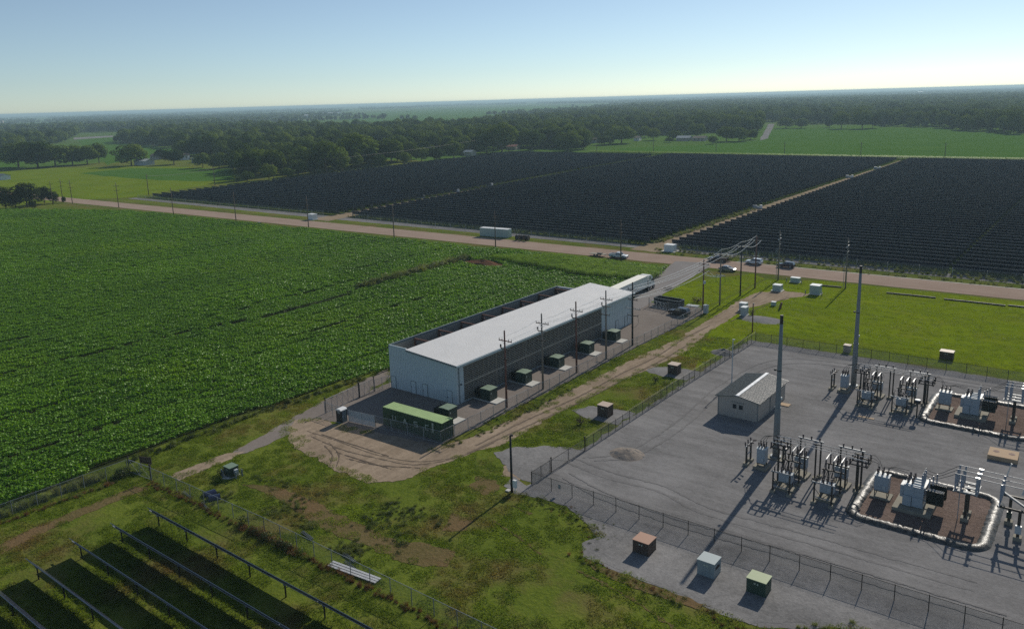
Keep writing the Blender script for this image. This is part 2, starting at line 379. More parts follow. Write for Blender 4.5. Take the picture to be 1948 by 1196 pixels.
# substation gravel
SUBY = [(-57.6, 76.0), (-57.6, 151.4), (40, 153.6), (40, 73.5), (-3, 73.5), (-10.5, 71.5), (-16.5, 70.6), (-18.6, 68.4), (-21, 66.8), (-24, 65.3), (-29, 65.4), (-33, 66.0), (-38, 65.9), (-42.8, 66.2), (-44.4, 68.5), (-43.5, 71.2), (-46, 72.5), (-50.5, 74.4), (-54, 74.4), (-57.5, 73.4), (-60, 74.2), (-60.6, 77)]
sheet('gravel_yard', SUBY, .03, M['gravel'], .55, .5, .5)
sheet('gravel_apron', [(-43.6, 70.6), (-42.8, 66.6), (-36, 66.2), (-30, 66), (-24, 65.6), (-20, 68.6), (-12, 71.6), (-3, 73.6), (-3, 76.6), (-56, 76.2), (-57.2, 74.2), (-50, 74.6)], .04, M['gravel_l'], .5, .5, .5)
sheet('gravel_drive', [(-57.4, 77), (-57.4, 89), (-60.5, 88.5), (-66, 84.5), (-67.3, 81.5), (-64, 79.3), (-61, 77.5)], .034, M['gravel_l'], .7, .5, .6)
for i, (x, y) in enumerate(((-61.4, 101.8), (-61.2, 125.3))):
    sheet('gravel_pad', [(x-5.5, y-1.2), (x-2.2, y-2.6), (x+3.4, y-2.4), (x+3.6, y+3.2), (x-1.0, y+3.0), (x-4, y+1.6)], .034, M['gravel'], .6, .4, .7, i)
# yard round the building and the bare dirt
sheet('building_yard', [(-99.6, 75.6), (-75.4, 77.6), (-74.4, 120), (-73.8, 166), (-76, 170), (-92, 168), (-101.5, 165), (-101, 92)], .030, M['yard'], .5, .6, .5)
DIRT = [G(590, 868), G(640, 893), G(700, 918), G(770, 912), G(850, 880), G(905, 860), G(960, 845), G(1010, 815), G(1090, 770), G(1180, 725), G(1260, 692), G(1310, 665), G(1350, 630), G(1395, 602), G(1430, 585), G(1500, 568), G(1545, 560),
        G(1490, 553), G(1440, 556), G(1400, 575), G(1350, 607), G(1290, 645), G(1200, 685), G(1100, 735), G(1000, 785), G(900, 830), G(842, 848), G(790, 838), G(640, 806), G(600, 795), G(560, 800), G(545, 830), G(560, 850)]
sheet('dirt_track', DIRT, .036, M['dirt'], .9, .5, .5)
LANE = [G(430, 866), G(500, 828), G(560, 792), G(620, 760), G(738, 700), G(742, 720), G(700, 745), G(640, 780), G(600, 800), G(560, 820), G(470, 862)]
sheet('gravel_lane', LANE, .033, M['yard'], .6, .5, .5)
sheet('dirt_path', [G(320, 905), G(430, 862), G(470, 858), G(440, 872), G(340, 915)], .035, M['dirt'], .5, .5, .6)
sheet('grass_strip', [G(735, 690), G(738, 700), G(560, 785), G(470, 835), G(360, 880), G(270, 905), G(262, 895), G(460, 797)], .026, M['ground'], .5, .6)
# dry, worn patches in the grass
def strip(pts, w):
    l = []; r = []
    for i, p in enumerate(pts):
        a = Vector(pts[max(i-1, 0)]); b = Vector(pts[min(i+1, len(pts)-1)]); d = (b-a).normalized(); nn = Vector((-d.y, d.x))
        ww = w[i] if isinstance(w, (list, tuple)) else w
        l.append((p[0]+nn.x*ww/2, p[1]+nn.y*ww/2)); r.append((p[0]-nn.x*ww/2, p[1]-nn.y*ww/2))
    return l + r[::-1]
sheet('dry_ground', strip([G(462, 922), G(512, 930), G(560, 950), G(620, 985), G(690, 1018), G(740, 1040), G(800, 1055), G(860, 1062)], [.5, 1.6, 2.6, 3.4, 3.0, 2.6, 4.4, 3.0]), .028, M['dry'], .8, .4, .8)
sheet('dry_ground', [G(905, 905), G(945, 915), G(950, 930), G(920, 945), G(895, 925)], .028, M['dry'], .7, .4, .8, 2)
sheet('dry_ground', [G(960, 885), G(985, 893), G(990, 912), G(955, 905)], .028, M['dirt'], .5, .4, .8, 3)
sheet('dry_ground', [G(860, 975), G(905, 985), G(890, 1010), G(840, 1010)], .028, M['dry'], .7, .4, .8, 4)
sheet('dry_ground', [G(0, 1035), G(60, 1005), G(150, 968), G(255, 925), G(285, 928), G(200, 962), G(110, 1000), G(0, 1055)], .027, M['dry'], .5, .5, .6, 5)
sheet('dry_ground', [G(1115, 1070), G(1180, 1090), G(1250, 1115), G(1340, 1150), G(1330, 1160), G(1240, 1130), G(1150, 1095)], .045, M['dry'], .5, .4, .8, 6)
for pts, w in (([G(1090, 1080), G(1150, 1110), G(1220, 1150), G(1290, 1200)], .35), ([G(930, 985), G(985, 1020), G(1030, 1055)], .3), ([G(975, 960), G(1010, 978)], .5)):
    sheet('worn_path', strip(pts, [w*q_ for q_ in (.3, 1.2, .5, 1.3, .4)[:len(pts)]]), .03, M['dry'], .4, .3, 1.6)
# wheel ruts in the dirt
GRUT = soilmat('gravel_rut', (.145, .14, .137), (.245, .237, .233), None, 5.0, .6)
def smooth_path(pts, k=10):
    out = []; n = len(pts)
    for i in range(n-1):
        p0, p1, p2, p3 = (np.array(pts[max(0, min(n-1, i+q))]) for q in (-1, 0, 1, 2))
        for j in range(k):
            t = j/k; out.append(tuple(.5*((2*p1)+(-p0+p2)*t+(2*p0-5*p1+4*p2-p3)*t*t+(-p0+3*p1-3*p2+p3)*t**3)))
    out.append(tuple(pts[-1])); return out
for q, pts in enumerate(([G(905, 848), G(1000, 800), G(1100, 755), G(1180, 712), G(1250, 678), G(1300, 645), G(1350, 620)],
            [G(890, 862), G(1000, 812), G(1110, 762), G(1200, 715), G(1260, 685), G(1310, 655)],
            [G(585, 820), G(640, 838), G(720, 866), G(800, 878), G(880, 868)], [G(592, 830), G(650, 855), G(720, 872), G(790, 884), G(870, 870), G(940, 842)],
            [G(618, 848), G(632, 865), G(628, 885)], [G(626, 842), G(645, 865), G(640, 888)], [G(612, 826), G(660, 842), G(740, 868)], [G(660, 872), G(720, 885), G(800, 890)],
            [G(640, 860), G(690, 876), G(745, 892)], [G(1390, 612), G(1440, 588), G(1500, 566)])):
    sheet('wheel_rut', strip(smooth_path(pts, 6), .34 if q < 2 else .17), .05+.004*q, M['rut'], .22, .25, 1.6, q)

for q, pts in enumerate(([(-57, 84.5), (-50, 83.5), (-43, 84), (-36, 82), (-24, 82.5), (-8, 83)], [(-57, 86.2), (-50, 85.3), (-43, 85.7), (-36, 83.8), (-24, 84.3), (-8, 84.8)],
        [(-56, 87), (-52, 92), (-51, 105), (-52, 125), (-48, 143), (-30, 147), (-5, 147.5)], [(-54.2, 87), (-50.2, 92), (-49.2, 105), (-50.2, 125), (-46, 141.3), (-30, 145.2), (-5, 145.7)],
        [(-55, 82), (-48, 80), (-38, 79.2), (-25, 80), (-5, 80.5)], [(-55, 80.4), (-48, 78.4), (-38, 77.8), (-25, 78.4), (-5, 78.9)]  )):
    sheet('wheel_rut', strip(smooth_path(pts, 8), .3), .045+.004*q, GRUT, .3, .3, 1.5, q+20)
# ------------------------------------------------------------------ warehouse
BX0, BX1, BY0, BY1 = -99.1, -83.6, 92.2, 150.3
RXA = -94.6                         # left edge of the roof
HZ0, HZ1, HZA = 7.75, 6.75, 7.55    # heights: left screen, right eave, roof's left edge
wh = thing('warehouse', 'long pale steel warehouse with louvred side and galvanised roof', 'warehouse', (BX0, BY0, 0))
LX, LY = BX1-BX0, BY1-BY0; RA = RXA-BX0
mb = MB()
mb.prism([(0, 0), (LX, 0), (LX, HZ1-.05), (RA, HZA-.05), (RA-.4, HZ0), (0, HZ0)], 'y', 0, .18)          # near gable
mb.prism([(RA, 0), (LX, 0), (LX, HZ1-.05), (RA, HZA-.05)], 'y', LY-.18, LY)                                # far gable
mb.box(LX-.16, LX, .18, 1.75, 0, HZ1-.1); mb.box(LX-.16, LX, 45.0, LY-.18, 0, HZ1-.1)                      # right wall beside the louvres
mb.box(LX-.16, LX, 1.75, 45.0, 6.12, HZ1-.1); mb.box(LX-.16, LX, 1.75, 45.0, 0, .12)
for i in range(38):                                                                                       # ribs of the cladding
    x = .25+i*(LX-.5)/37; mb.box(x, x+.05, -.03, 0, .02, HZ0-.1-(HZ0-HZ1)*x/LX)
for i in range(13): mb.box(LX, LX+.03, 45.2+i*1.05, 45.25+i*1.05, .02, HZ1-.12)
mb.build('wall', M['wall'], wh)
mb = MB(); mb.box(0, .12, .18, LY-6.5, 0, HZ0-.35); mb.box(.12, RA-.1, LY-6.5, LY-6.4, 0, HZ0-.35); mb.build('screen_wall', M['screen'], wh)
mb = MB(); mb.box(-.06, .2, -.02, LY-6.4, HZ0-.35, HZ0+.02); mb.box(.2, RA, LY-6.6, LY-6.35, HZ0-.35, HZ0-.02, 1); mb.build('screen_cap', [M['trim'], M['white']], wh)
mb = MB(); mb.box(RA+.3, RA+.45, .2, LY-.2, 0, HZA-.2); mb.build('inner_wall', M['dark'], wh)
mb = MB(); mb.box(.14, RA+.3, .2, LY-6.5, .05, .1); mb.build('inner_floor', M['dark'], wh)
for i in range(8):
    y = 6.2+i*6.35
    if y > LY-7: break
    mb = MB(); mb.beam((.15, y, HZ0-.5), (RA+.1, y, HZA-.28), .22, .25); mb.beam((.3, y, 0), (.3, y, HZ0-.4), .2, .3)
    if i % 2: mb.beam((.3, y, HZ0-.5), (RA, y-3.2, HZA-1.4), .06)
    mb.build('beam', M['rust'], wh)
roof = MB(); x0, x1 = RA-.1, LX+.35
zr = lambda x: HZA+.1+(HZ1-HZA)*(x-RA)/(LX-RA)
roof.add([(x0, -.3, zr(x0)), (x1, -.3, zr(x1)), (x1, LY+.3, zr(x1)), (x0, LY+.3, zr(x0)), (x0, -.3, zr(x0)-.12), (x1, -.3, zr(x1)-.12), (x1, LY+.3, zr(x1)-.12), (x0, LY+.3, zr(x0)-.12)],
         [(0, 1, 2, 3), (7, 6, 5, 4), (0, 4, 5, 1), (1, 5, 6, 2), (2, 6, 7, 3), (3, 7, 4, 0)])
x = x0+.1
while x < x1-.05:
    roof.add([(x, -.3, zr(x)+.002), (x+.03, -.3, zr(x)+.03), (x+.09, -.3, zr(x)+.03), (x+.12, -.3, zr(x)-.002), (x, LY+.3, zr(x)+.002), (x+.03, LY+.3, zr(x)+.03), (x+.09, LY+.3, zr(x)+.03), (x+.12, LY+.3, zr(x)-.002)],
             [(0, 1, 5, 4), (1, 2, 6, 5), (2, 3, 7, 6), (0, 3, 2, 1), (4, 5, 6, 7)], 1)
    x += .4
roof.build('roof', [M['roof'], M['seam_shade_dirt']], wh)
mb = MB(); mb.add([(x0, -.36, zr(x0)-.3), (x1+.03, -.36, zr(x1)-.3), (x1+.03, -.36, zr(x1)-.02), (x0, -.36, zr(x0)-.02), (x0, -.305, zr(x0)-.3), (x1+.03, -.305, zr(x1)-.3), (x1+.03, -.305, zr(x1)-.02), (x0, -.305, zr(x0)-.02)],
                  [(0, 1, 2, 3), (7, 6, 5, 4), (0, 4, 5, 1), (3, 2, 6, 7), (1, 5, 6, 2), (0, 3, 7, 4)])
mb.build('gable_trim', M['trim'], wh)
mb = MB(); mb.box(x1+.004, x1+.13, -.3, LY+.3, zr(x1)-.32, zr(x1)-.06); mb.build('gutter', M['wall'], wh)
for yy in (.5, LY-.6):
    mb = MB(); mb.tube([(LX+.12, yy, HZ1-.3), (LX+.12, yy, .15)], .07, 6); mb.build('downpipe', M['trim'], wh)
mb = MB(); mb.box(LX-.5, LX-.38, 1.7, 45.05, .1, 6.2); mb.build('louvre_backing', M['dark'], wh)
nb = 0
for a, b in ((1.78, 10.4), (10.45, 19.0), (19.05, 29.5), (29.55, 37.2), (37.25, 44.98)):
    mb = MB(); z = .24
    while z < 6.05:
        if not 2.95 < z < 3.3:
            mb.add([(LX-.16, a, z+.03), (LX-.02, a, z), (LX-.02, b, z), (LX-.16, b, z+.03), (LX-.16, a, z+.11), (LX-.02, a, z+.10), (LX-.02, b, z+.10), (LX-.16, b, z+.11)],
                   [(0, 1, 2, 3), (7, 6, 5, 4), (0, 4, 5, 1), (1, 5, 6, 2), (2, 6, 7, 3), (3, 7, 4, 0)])
        z += .315
    mb.box(LX-.1, LX+.01, a, b, 2.98, 3.26)
    k = a+1.0
    while k < b-.3: mb.box(LX-.03, LX+.006, k, k+.05, .12, 6.12); k += 1.35
    mb.box(LX-.16, LX+.03, b-.02, b+.04, .1, 6.14)
    mb.build('louvre_panel', M['louvre'], wh)
def door(par, x, y, face, w=1.02, h=2.15):
    f = MB(); d = MB(); hd = MB()
    if face == 'y':
        f.box(x-.06, x, y-.05, y, 0, h+.06); f.box(x+w, x+w+.06, y-.05, y, 0, h+.06); f.box(x, x+w, y-.05, y, h, h+.06)
        d.box(x+.01, x+w-.01, y-.035, y-.002, .03, h-.01); hd.box(x+.06, x+.12, y-.09, y-.036, .98, 1.1)
    else:
        f.box(x, x+.05, y-.06, y, 0, h+.06); f.box(x, x+.05, y+w, y+w+.06, 0, h+.06); f.box(x, x+.05, y, y+w, h, h+.06)
        d.box(x+.002, x+.035, y+.01, y+w-.01, .03, h-.01); hd.box(x+.036, x+.09, y+.06, y+.12, .98, 1.1)
    o = d.build('door', M['wall'], par); f.build('door_frame', M['trim'], o); hd.build('handle', M['black'], o)
for dx in (.3, 5.1, 7.85, 13.35): door(wh, dx, -.032, 'y')
door(wh, LX+.032, 50.8, 'x'); door(wh, LX+.032, 54.6, 'x', .9)
mb = MB(); mb.cbox(LX+.14, .9, 3.2, .2, .16, .2); mb.build('wall_lamp', M['black'], wh)
# ------------------------------------------------------------------ pad transformers
def make_transformer(name, label, loc):
    t = thing(name, label, 'transformer', loc, 0, 'green transformers beside the warehouse')
    mb = MB(); mb.box(-2.55, 2.6, -1.25, 1.25, 0, .14); mb.build('concrete_pad', M['concrete'], t)
    mb = MB(); mb.box(-1.0, 1.0, -.98, .98, .14, 1.98); mb.box(-.02, .02, -1.0, -.98, .2, 1.9); mb.box(1.0, 1.012, -.02, .02, .2, 1.9); mb.build('cabinet', M['tgreen'], t)
    mb = MB(); mb.prism([(-1.06, 1.98), (1.06, 1.98), (1.06, 2.03), (0, 2.1), (-1.06, 2.03)], 'y', -1.04, 1.04); mb.build('lid', M['tgreen_top'], t)
    mb = MB(); mb.box(-2.2, -1.02, -.9, .9, .2, 1.62)
    for i in range(11): mb.box(-2.15, -1.06, -.94+i*.172, -.90+i*.172, .24, 1.66)
    for i in range(8): mb.box(-2.28, -2.2, -.85+i*.235, -.82+i*.235, .24, 1.6)
    mb.build('radiator', M['fin'], t)
    mb = MB(); mb.box(1.013, 1.02, -.72, -.52, 1.25, 1.55); mb.build('warning_label', M['letter'], t)
    return t
tp = [(-80.95, 87.0), (-80.95, 97.1), (-80.95, 106.9), (-80.8, 116.9), (-80.65, 127.1), (-80.5, 137.0)]
tr0 = make_transformer('pad_transformer', 'dark green pad transformer behind the container, nearest of the six', (*tp[0], .03))
for i, (x, y) in enumerate(tp[1:]):
    dup(tr0, (x, y, .03), 0, f'dark green pad transformer beside the louvred wall, {WORDS[i]} of that row from the container')
# ------------------------------------------------------------------ shipping container with painted letters
c0 = np.array(G(727.7, 773.4, 2.9)); c1 = np.array(G(841.2, 805.7, 2.9)); ca = math.atan2(*(c1-c0)[::-1])
ct = thing('shipping_container', 'long green shipping container with white letters behind the yard fence', 'container', (c0[0], c0[1], .035), ca)
CL, CW, CH = 12.19, 2.44, 2.88
mb = MB()
k = 46
for i in range(k):
    a = .12+i*(CL-.24)/k; st = (CL-.24)/k
    mb.box(a+.01, a+st*.55, -.0, .035, .16, CH-.14); mb.box(a+st*.55, a+st+.01, .03, .06, .16, CH-.14)
    mb.box(a+.01, a+st*.55, CW-.035, CW, .16, CH-.14)
mb.box(.06, CL-.06, .045, CW-.045, .12, CH-.06)
for i in range(9): mb.box(CL-.05, CL-.012, .2+i*.24, .32+i*.24, .2, CH-.16)
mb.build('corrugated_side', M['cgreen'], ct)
mb = MB(); mb.box(.02, CL-.02, .02, CW-.02, CH-.06, CH)
for i in range(24): mb.box(.3+i*.49, .5+i*.49, .12, CW-.12, CH, CH+.02)
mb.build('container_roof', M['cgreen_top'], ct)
mb = MB()
for x in (0, CL-.13):
    for y in (-.02, CW-.1): mb.box(x, x+.14, y, y+.13, 0, CH-.062)
mb.box(.14, CL-.14, -.015, .07, 0, .16); mb.box(.14, CL-.14, -.012, .07, CH-.16, CH-.062); mb.build('corner_posts', M['cgreen'], ct)
STROKES = {'U': [(0, 1, 0, 0), (0, 0, 1, 0), (1, 0, 1, 1)], 'A': [(0, 0, .5, 1), (.5, 1, 1, 0), (.22, .4, .78, .4)],
           'S': [(1, 1, 0, 1), (0, 1, 0, .5), (0, .5, 1, .5), (1, .5, 1, 0), (1, 0, 0, 0)], 'C': [(1, 1, 0, 1), (0, 1, 0, 0), (0, 0, 1, 0)]}
for ch, x, zt in (('U', 2.1, 1.95), ('A', 4.35, 1.95), ('S', 6.6, 1.95), ('C', 8.9, 1.95)):
    mb = MB(); w, h = .66, .74
    for a, b, c, d in STROKES[ch]:
        mb.beam((x+a*w, -.025, zt-h+b*h), (x+c*w, -.025, zt-h+d*h), .12 if a == c else .05, .05 if a == c else .12) if ch != 'A' else mb.beam((x+a*w, -.025, zt-h+b*h), (x+c*w, -.025, zt-h+d*h), .05, .15)
    mb.build('letter', M['letter'], ct)
mb = MB()
for i in range(6): mb.box(10.15, 10.5, -.03, -.018, 2.35-i*.25, 2.53-i*.25)
mb.build('stencil_marks', M['letter'], ct)
for yy in (.45, .95, 1.5, 2.0):
    mb = MB(); mb.tube([(CL+.02, yy, .2), (CL+.02, yy, CH-.2)], .025, 5); mb.build('locking_bar', M['trim'], ct)
# ------------------------------------------------------------------ portable toilet
pt = thing('portable_toilet', 'dark grey portable toilet with pale domed roof beside the yard gate', 'portable toilet', (-94.25, 76.9, .04), .05)
mb = MB(); mb.box(-.58, .58, -.6, .6, .05, 1.98)
for i in range(3): mb.box(-.62, -.58, -.45+i*.35, -.25+i*.35, .2, 1.8)
mb.build('cabin', M['black'], pt)
mb = MB(); mb.box(-.62, .62, -.64, .64, 0, .1); mb.build('base', M['trim'], pt)
mb = MB(); mb.prism([(-.64, 1.98), (.64, 1.98), (.6, 2.1), (.3, 2.26), (-.3, 2.26), (-.6, 2.1)], 'y', -.66, .66); mb.build('roof', M['white'], pt)
mb = MB(); mb.box(.582, .60, -.42, .42, .15, 1.9); o = mb.build('door', M['trim'], pt); MB().box(.601, .63, -.36, -.28, .9, 1.1).build('handle', M['white'], o)
MB().box(-.3, .3, -.61, -.602, 1.5, 1.85).build('vent', M['trim'], pt)
# ------------------------------------------------------------------ chain-link fences
def linkmat(name, col, cover, p=.07):
    m, nt, N, L = nodes(name); pos = worldpos(nt)
    s = nt.nodes.new('ShaderNodeSeparateXYZ'); L(pos, s.inputs[0])
    u = mathn(nt, 'ADD', s.outputs[0], s.outputs[1])
    fac = None
    for sg in ('ADD', 'SUBTRACT'):
        a = mathn(nt, 'FRACT', mathn(nt, 'DIVIDE', mathn(nt, sg, u, s.outputs[2]), p)); a = mathn(nt, 'LESS_THAN', a, cover)
        fac = a if fac is None else mathn(nt, 'MAXIMUM', fac, a)
    b = nt.nodes.new('ShaderNodeBsdfPrincipled'); b.inputs['Base Color'].default_value = (*col, 1); b.inputs['Metallic'].default_value = .2; b.inputs['Roughness'].default_value = .55
    t = nt.nodes.new('ShaderNodeBsdfTransparent'); mx = nt.nodes.new('ShaderNodeMixShader'); L(fac, mx.inputs[0]); L(t.outputs[0], mx.inputs[1]); L(b.outputs[0], mx.inputs[2])
    o = nt.nodes.new('ShaderNodeOutputMaterial'); L(mx.outputs[0], o.inputs['Surface']); return m
M['link'] = linkmat('chain_link_wire', (.20, .20, .195), .21)
M['link_l'] = linkmat('chain_link_light', (.26, .27, .27), .10)
def fence(label, pts, h=1.8, sp=3.0, post=None, rail=True, arm=0.0, lk='link', bottom=False, postr=.045):
    t = thing('chain_link_fence', label, 'fence', (*pts[0], 0))
    pm = post or M['galv']; ms = MB(); ox, oy = pts[0]
    posts = MB(); tops = MB(); first = None
    for (ax, ay), (bx, by) in zip(pts, pts[1:]):
        L_ = math.hypot(bx-ax, by-ay); k = max(1, round(L_/sp))
        ms.quad((ax-ox, ay-oy, .03), (bx-ox, by-oy, .03), (bx-ox, by-oy, h), (ax-ox, ay-oy, h))
        if rail: tops.tube([(ax-ox, ay-oy, h), (bx-ox, by-oy, h)], .03, 5)
        if bottom: tops.tube([(ax-ox, ay-oy, .12), (bx-ox, by-oy, .12)], .025, 5)
        if arm:
            for q in (.12, .22, .32): tops.tube([(ax-ox, ay-oy, h+q), (bx-ox, by-oy, h+q)], .008, 3)
        for i in range(k+1):
            x = ax+(bx-ax)*i/k-ox; y = ay+(by-ay)*i/k-oy
            if first is None:
                q = MB(); q.tube([(0, 0, 0), (0, 0, h+.06)], postr, 6)
                if arm: q.tube([(0, 0, h), (-.12 if abs(by-ay) > abs(bx-ax) else 0, 0 if abs(by-ay) > abs(bx-ax) else -.12, h+arm)], .025, 4)
                first = q.build('post', pm, t, (x, y, 0))
            elif i > 0 or (x, y) != (0, 0):
                c = first.copy(); c.location = (x, y, 0); link(c, t)
    ms.build('chain_link', M[lk], t)
    if tops.v: tops.build('top_rail', pm, t)
    return t
def gate(label, a, b, h=2.3, leaves=2, braces=3, m=None):
    m = m or M['galv']; t = thing('gate', label, 'gate', (*a, 0)); d = Vector((b[0]-a[0], b[1]-a[1], 0)); L_ = d.length; d.normalize()
    for q in (0, L_):
        mb = MB(); mb.tube([d*q, d*q+Vector((0, 0, h+.25))], .075, 6); mb.tube([d*q+Vector((0, 0, h+.25)), d*q+Vector((0, 0, h+.42))], .12, 6); mb.build('gate_post', M['steel_d'], t)
    for k in range(leaves):
        s, e = L_*k/leaves+.1, L_*(k+1)/leaves-.06; mb = MB(); n = braces
        for z in (.12, h): mb.tube([d*s+Vector((0, 0, z)), d*e+Vector((0, 0, z))], .035, 5)
        for i in range(n+1):
            q = s+(e-s)*i/n; mb.tube([d*q+Vector((0, 0, .12)), d*q+Vector((0, 0, h))], .03, 5)
            if i < n: mb.tube([d*q+Vector((0, 0, h)), d*(s+(e-s)*(i+1)/n)+Vector((0, 0, .12))], .02, 4)
        o = mb.build('gate_leaf', m, t)
        q = MB(); q.quad(d*s+Vector((0, 0, .12)), d*e+Vector((0, 0, .12)), d*e+Vector((0, 0, h)), d*s+Vector((0, 0, h))); q.build('chain_link', M['link_l'], o)
    return t
DKP = M['steel_d']
# substation
fence('dark chain link fence along the substation side facing the dirt track', [(-57.0, 89.2), (-56.9, 120), (-56.3, 151.2)], 1.75, 2.1, DKP, arm=.3, bottom=False)
fence('chain link fence along the near front of the substation', [(-57.2, 76.5), (-20, 76.85), (22, 77.3)], 1.75, 3.05, DKP, arm=.18)
fence('chain link fence along the back of the substation by the lawn', [(-56.3, 151.3), (-10, 152.3), (40, 153.2)], 1.75, 3.0, DKP, arm=.15)
fence('short chain link panel at the near corner of the substation', [(-57.2, 76.6), (-57.15, 80.6)], 1.8, 2.0, DKP)
gate('double chain link gate in the corner of the substation fence', (-57.1, 80.8), (-57.0, 88.9), 1.8, 2, 1, M['steel_d'])
# building yard
fence('chain link fence with bright top rail along the dirt track side of the warehouse yard', [(-75.6, 79.4), (-74.6, 130), (-74.0, 164.5)], 1.95, 3.0, M['galv'], lk='link_l', bottom=True)
fence('chain link fence in front of the green container', [(-93.3, 77.5), (-88, 78.2), (-75.6, 79.4)], 1.95, 2.9, M['galv'], lk='link_l', bottom=True)
fence('short chain link return between the yard gate and the toilet', [(-99.2, 77.6), (-95.2, 77.5)], 1.95, 2.2, M['galv'], lk='link_l')
fence('short chain link panel between the yard gate and the warehouse corner', [(-99.9, 89.2), (-99.4, 92.1)], 2.1, 1.5, M['galv'], lk='link_l')
gate('long braced yard gate beside the gravel lane', (-99.2, 77.8), (-99.9, 85.5), 2.3, 1, 6)
gate('short braced yard gate next to the warehouse corner', (-99.95, 85.7), (-99.9, 89.0), 2.3, 1, 3)
ps = thing('privacy_screen', 'pale grey translucent privacy screen on the yard fence beside the toilet', 'screen', (-93.2, 77.45, 0))
mb = MB()
for i in range(26): mb.beam((i*.2, .05+.12*i*.2/.9*.0+.026*i, .1), (i*.2, .05+.026*i, 1.9), .17, .012)
mb.build('slat', M['cab'], ps)
gate('white braced sliding gate in front of the dark dumpster', (-87.2, 164.6), (-81.8, 163.4), 1.7, 1, 5, M['white'])
fence('chain link fence at the far end of the warehouse yard', [(-81.6, 163.3), (-74.0, 164.6)], 1.9, 2.6, M['galv'], lk='link_l')
# lower left
fence('chain link fence between the crop field and the near solar panels', [(-106.5, 14), (-105.8, 31), (-105.2, 48.2)], 1.9, 3.0, M['mast'], lk='link_l')
fence('chain link fence behind the near solar panels with dry weeds at its foot', [(-100.0, 48.8), (-76, 49.4), (-40, 49.3)], 1.9, 3.0, M['mast'], lk='link_l')
gate('chain link field gate at the corner by the brown board', (-105.1, 48.4), (-100.2, 48.8), 1.9, 1, 2)
# along the array
fence('far chain link fence along the left solar block beyond the road', [(-445, 230.5), (-287, 232.6)], 2.1, 8, M['galv'], lk='link_l', postr=.06)
fence('far chain link fence along the middle solar block beyond the road', [(-266, 233), (-131, 231.6)], 2.1, 8, M['galv'], lk='link_l', postr=.06)
fence('far chain link fence along the right solar block beyond the road', [(-114, 231.8), (60, 235.5)], 2.1, 8, M['galv'], lk='link_l', postr=.06)
# ------------------------------------------------------------------ utility poles
def crossarm(t, z, L_, ax='x', m='wood', pins=(-.95, -.5, .5, .95), brace=True, off=.16, ins='insul', up=.28):
    mb = MB(); V = (lambda u, w, zz: (u, w, zz)) if ax == 'x' else (lambda u, w, zz: (w, u, zz))
    mb.beam(V(-L_/2, off, z), V(L_/2, off, z), .11, .14)
    o = mb.build('crossarm', M[m], t)
    if brace:
        b = MB()
        for s in (-1, 1): b.beam(V(s*L_*.28, off+.02, z-.06), V(0, off-.02, z-.75), .04, .02)
        b.build('brace', M['steel_d'], o)
    for p in pins:
        i = MB(); i.insul(V(p*L_/2, off, z+.07), V(p*L_/2, off, z+.07+up), .07, 6, 2); i.build('insulator', M[ins], o)
    return o
def shaft(t, h, r0=.17, r1=.11, m='wood'):
    MB().tube([(0, 0, 0), (0, 0, h*.5), (0, 0, h)], [r0, (r0+r1)/2, r1], 9).build('shaft', M[m], t, smooth=True)
def yard_pole(label, x, y, h, m, arm='wood'):
    t = thing('utility_pole', label, 'utility pole', (x, y, .03), 0, 'wooden poles along the warehouse')
    shaft(t, h, .19, .12, m)
    crossarm(t, h-1.75, 2.6, 'x', arm)
    crossarm(t, h-3.1, 2.0, 'x', 'steel_d' if m != 'wood_grey' else 'wood_grey', (-.98,), False, .2)
    crossarm(t, h-4.6, 1.9, 'x', 'steel_d', (-.9, .9), False, -.2, up=.2)
    mb = MB(); mb.cbox(-1.0, .2, h-2.95, .22, .16, .5); mb.build('cutout', M['insul'], t)
    mb = MB(); mb.tube([(-.9, .2, h-2.9), (-.5, .25, h-3.9), (-.15, .18, h-4.6), (-.14, .16, .4)], .03, 5); mb.build('riser_cable', M['wire_d'], t)
    mb = MB(); mb.tube([(0, 0, h), (0, .02, h+.25)], .02, 4); mb.build('pin', M['galv'], t)
    return t
YP = []
for i, (px, b, tpx, m, arm, lab) in enumerate(((964, 775, (959, 629), 'wood_red', 'wood_red', 'reddish wooden pole with crossarm in front of the louvres, nearest to the container'),
        (1033, 740, (1030, 597), 'wood_grey', 'wood_grey', 'grey weathered wooden pole with crossarms beside the louvres, second from the container'),
        (1097, 709, (1093, 574), 'wood_red', 'wood', 'reddish brown wooden pole with crossarms beside the louvres, third from the container'),
        (1153, 683, (1152, 553), 'wood_grey', 'wood_grey', 'grey brown wooden pole with crossarms beside the louvres, fourth from the container'))):
    x, y = G(px, b); h = HT((px, b), tpx); yard_pole(lab, x, y, h, m, arm); YP.append((x, y, h))
x, y = G(1203, 657); h = HT((1203, 657), (1203, 537)); YP.append((x, y, h))
t = thing('utility_pole', 'dark wooden corner pole carrying the turning wires at the far end of the louvres', 'utility pole', (x, y, .03), 0, 'wooden poles along the warehouse')
shaft(t, h, .2, .13, 'black'); crossarm(t, h-1.6, 2.2, 'x', 'steel_d', (-.95, .95)); crossarm(t, h-3.6, 2.0, 'x', 'steel_d', (-.9, .9), False)
crossarm(t, h-5.4, 3.4, 'x', 'galv', (-.9, .9), False); crossarm(t, h-6.8, 2.4, 'x', 'steel_d', (-.95, .95), False)
for s in (-1, 1):
    mb = MB(); mb.tube([(s*1.1, .16, h-6.8), (s*1.3, .2, h-8.2), (s*.6, .2, h-9.0), (s*.1, .15, h-9.3)], .03, 5); mb.build('riser_cable', M['wire_d'], t)
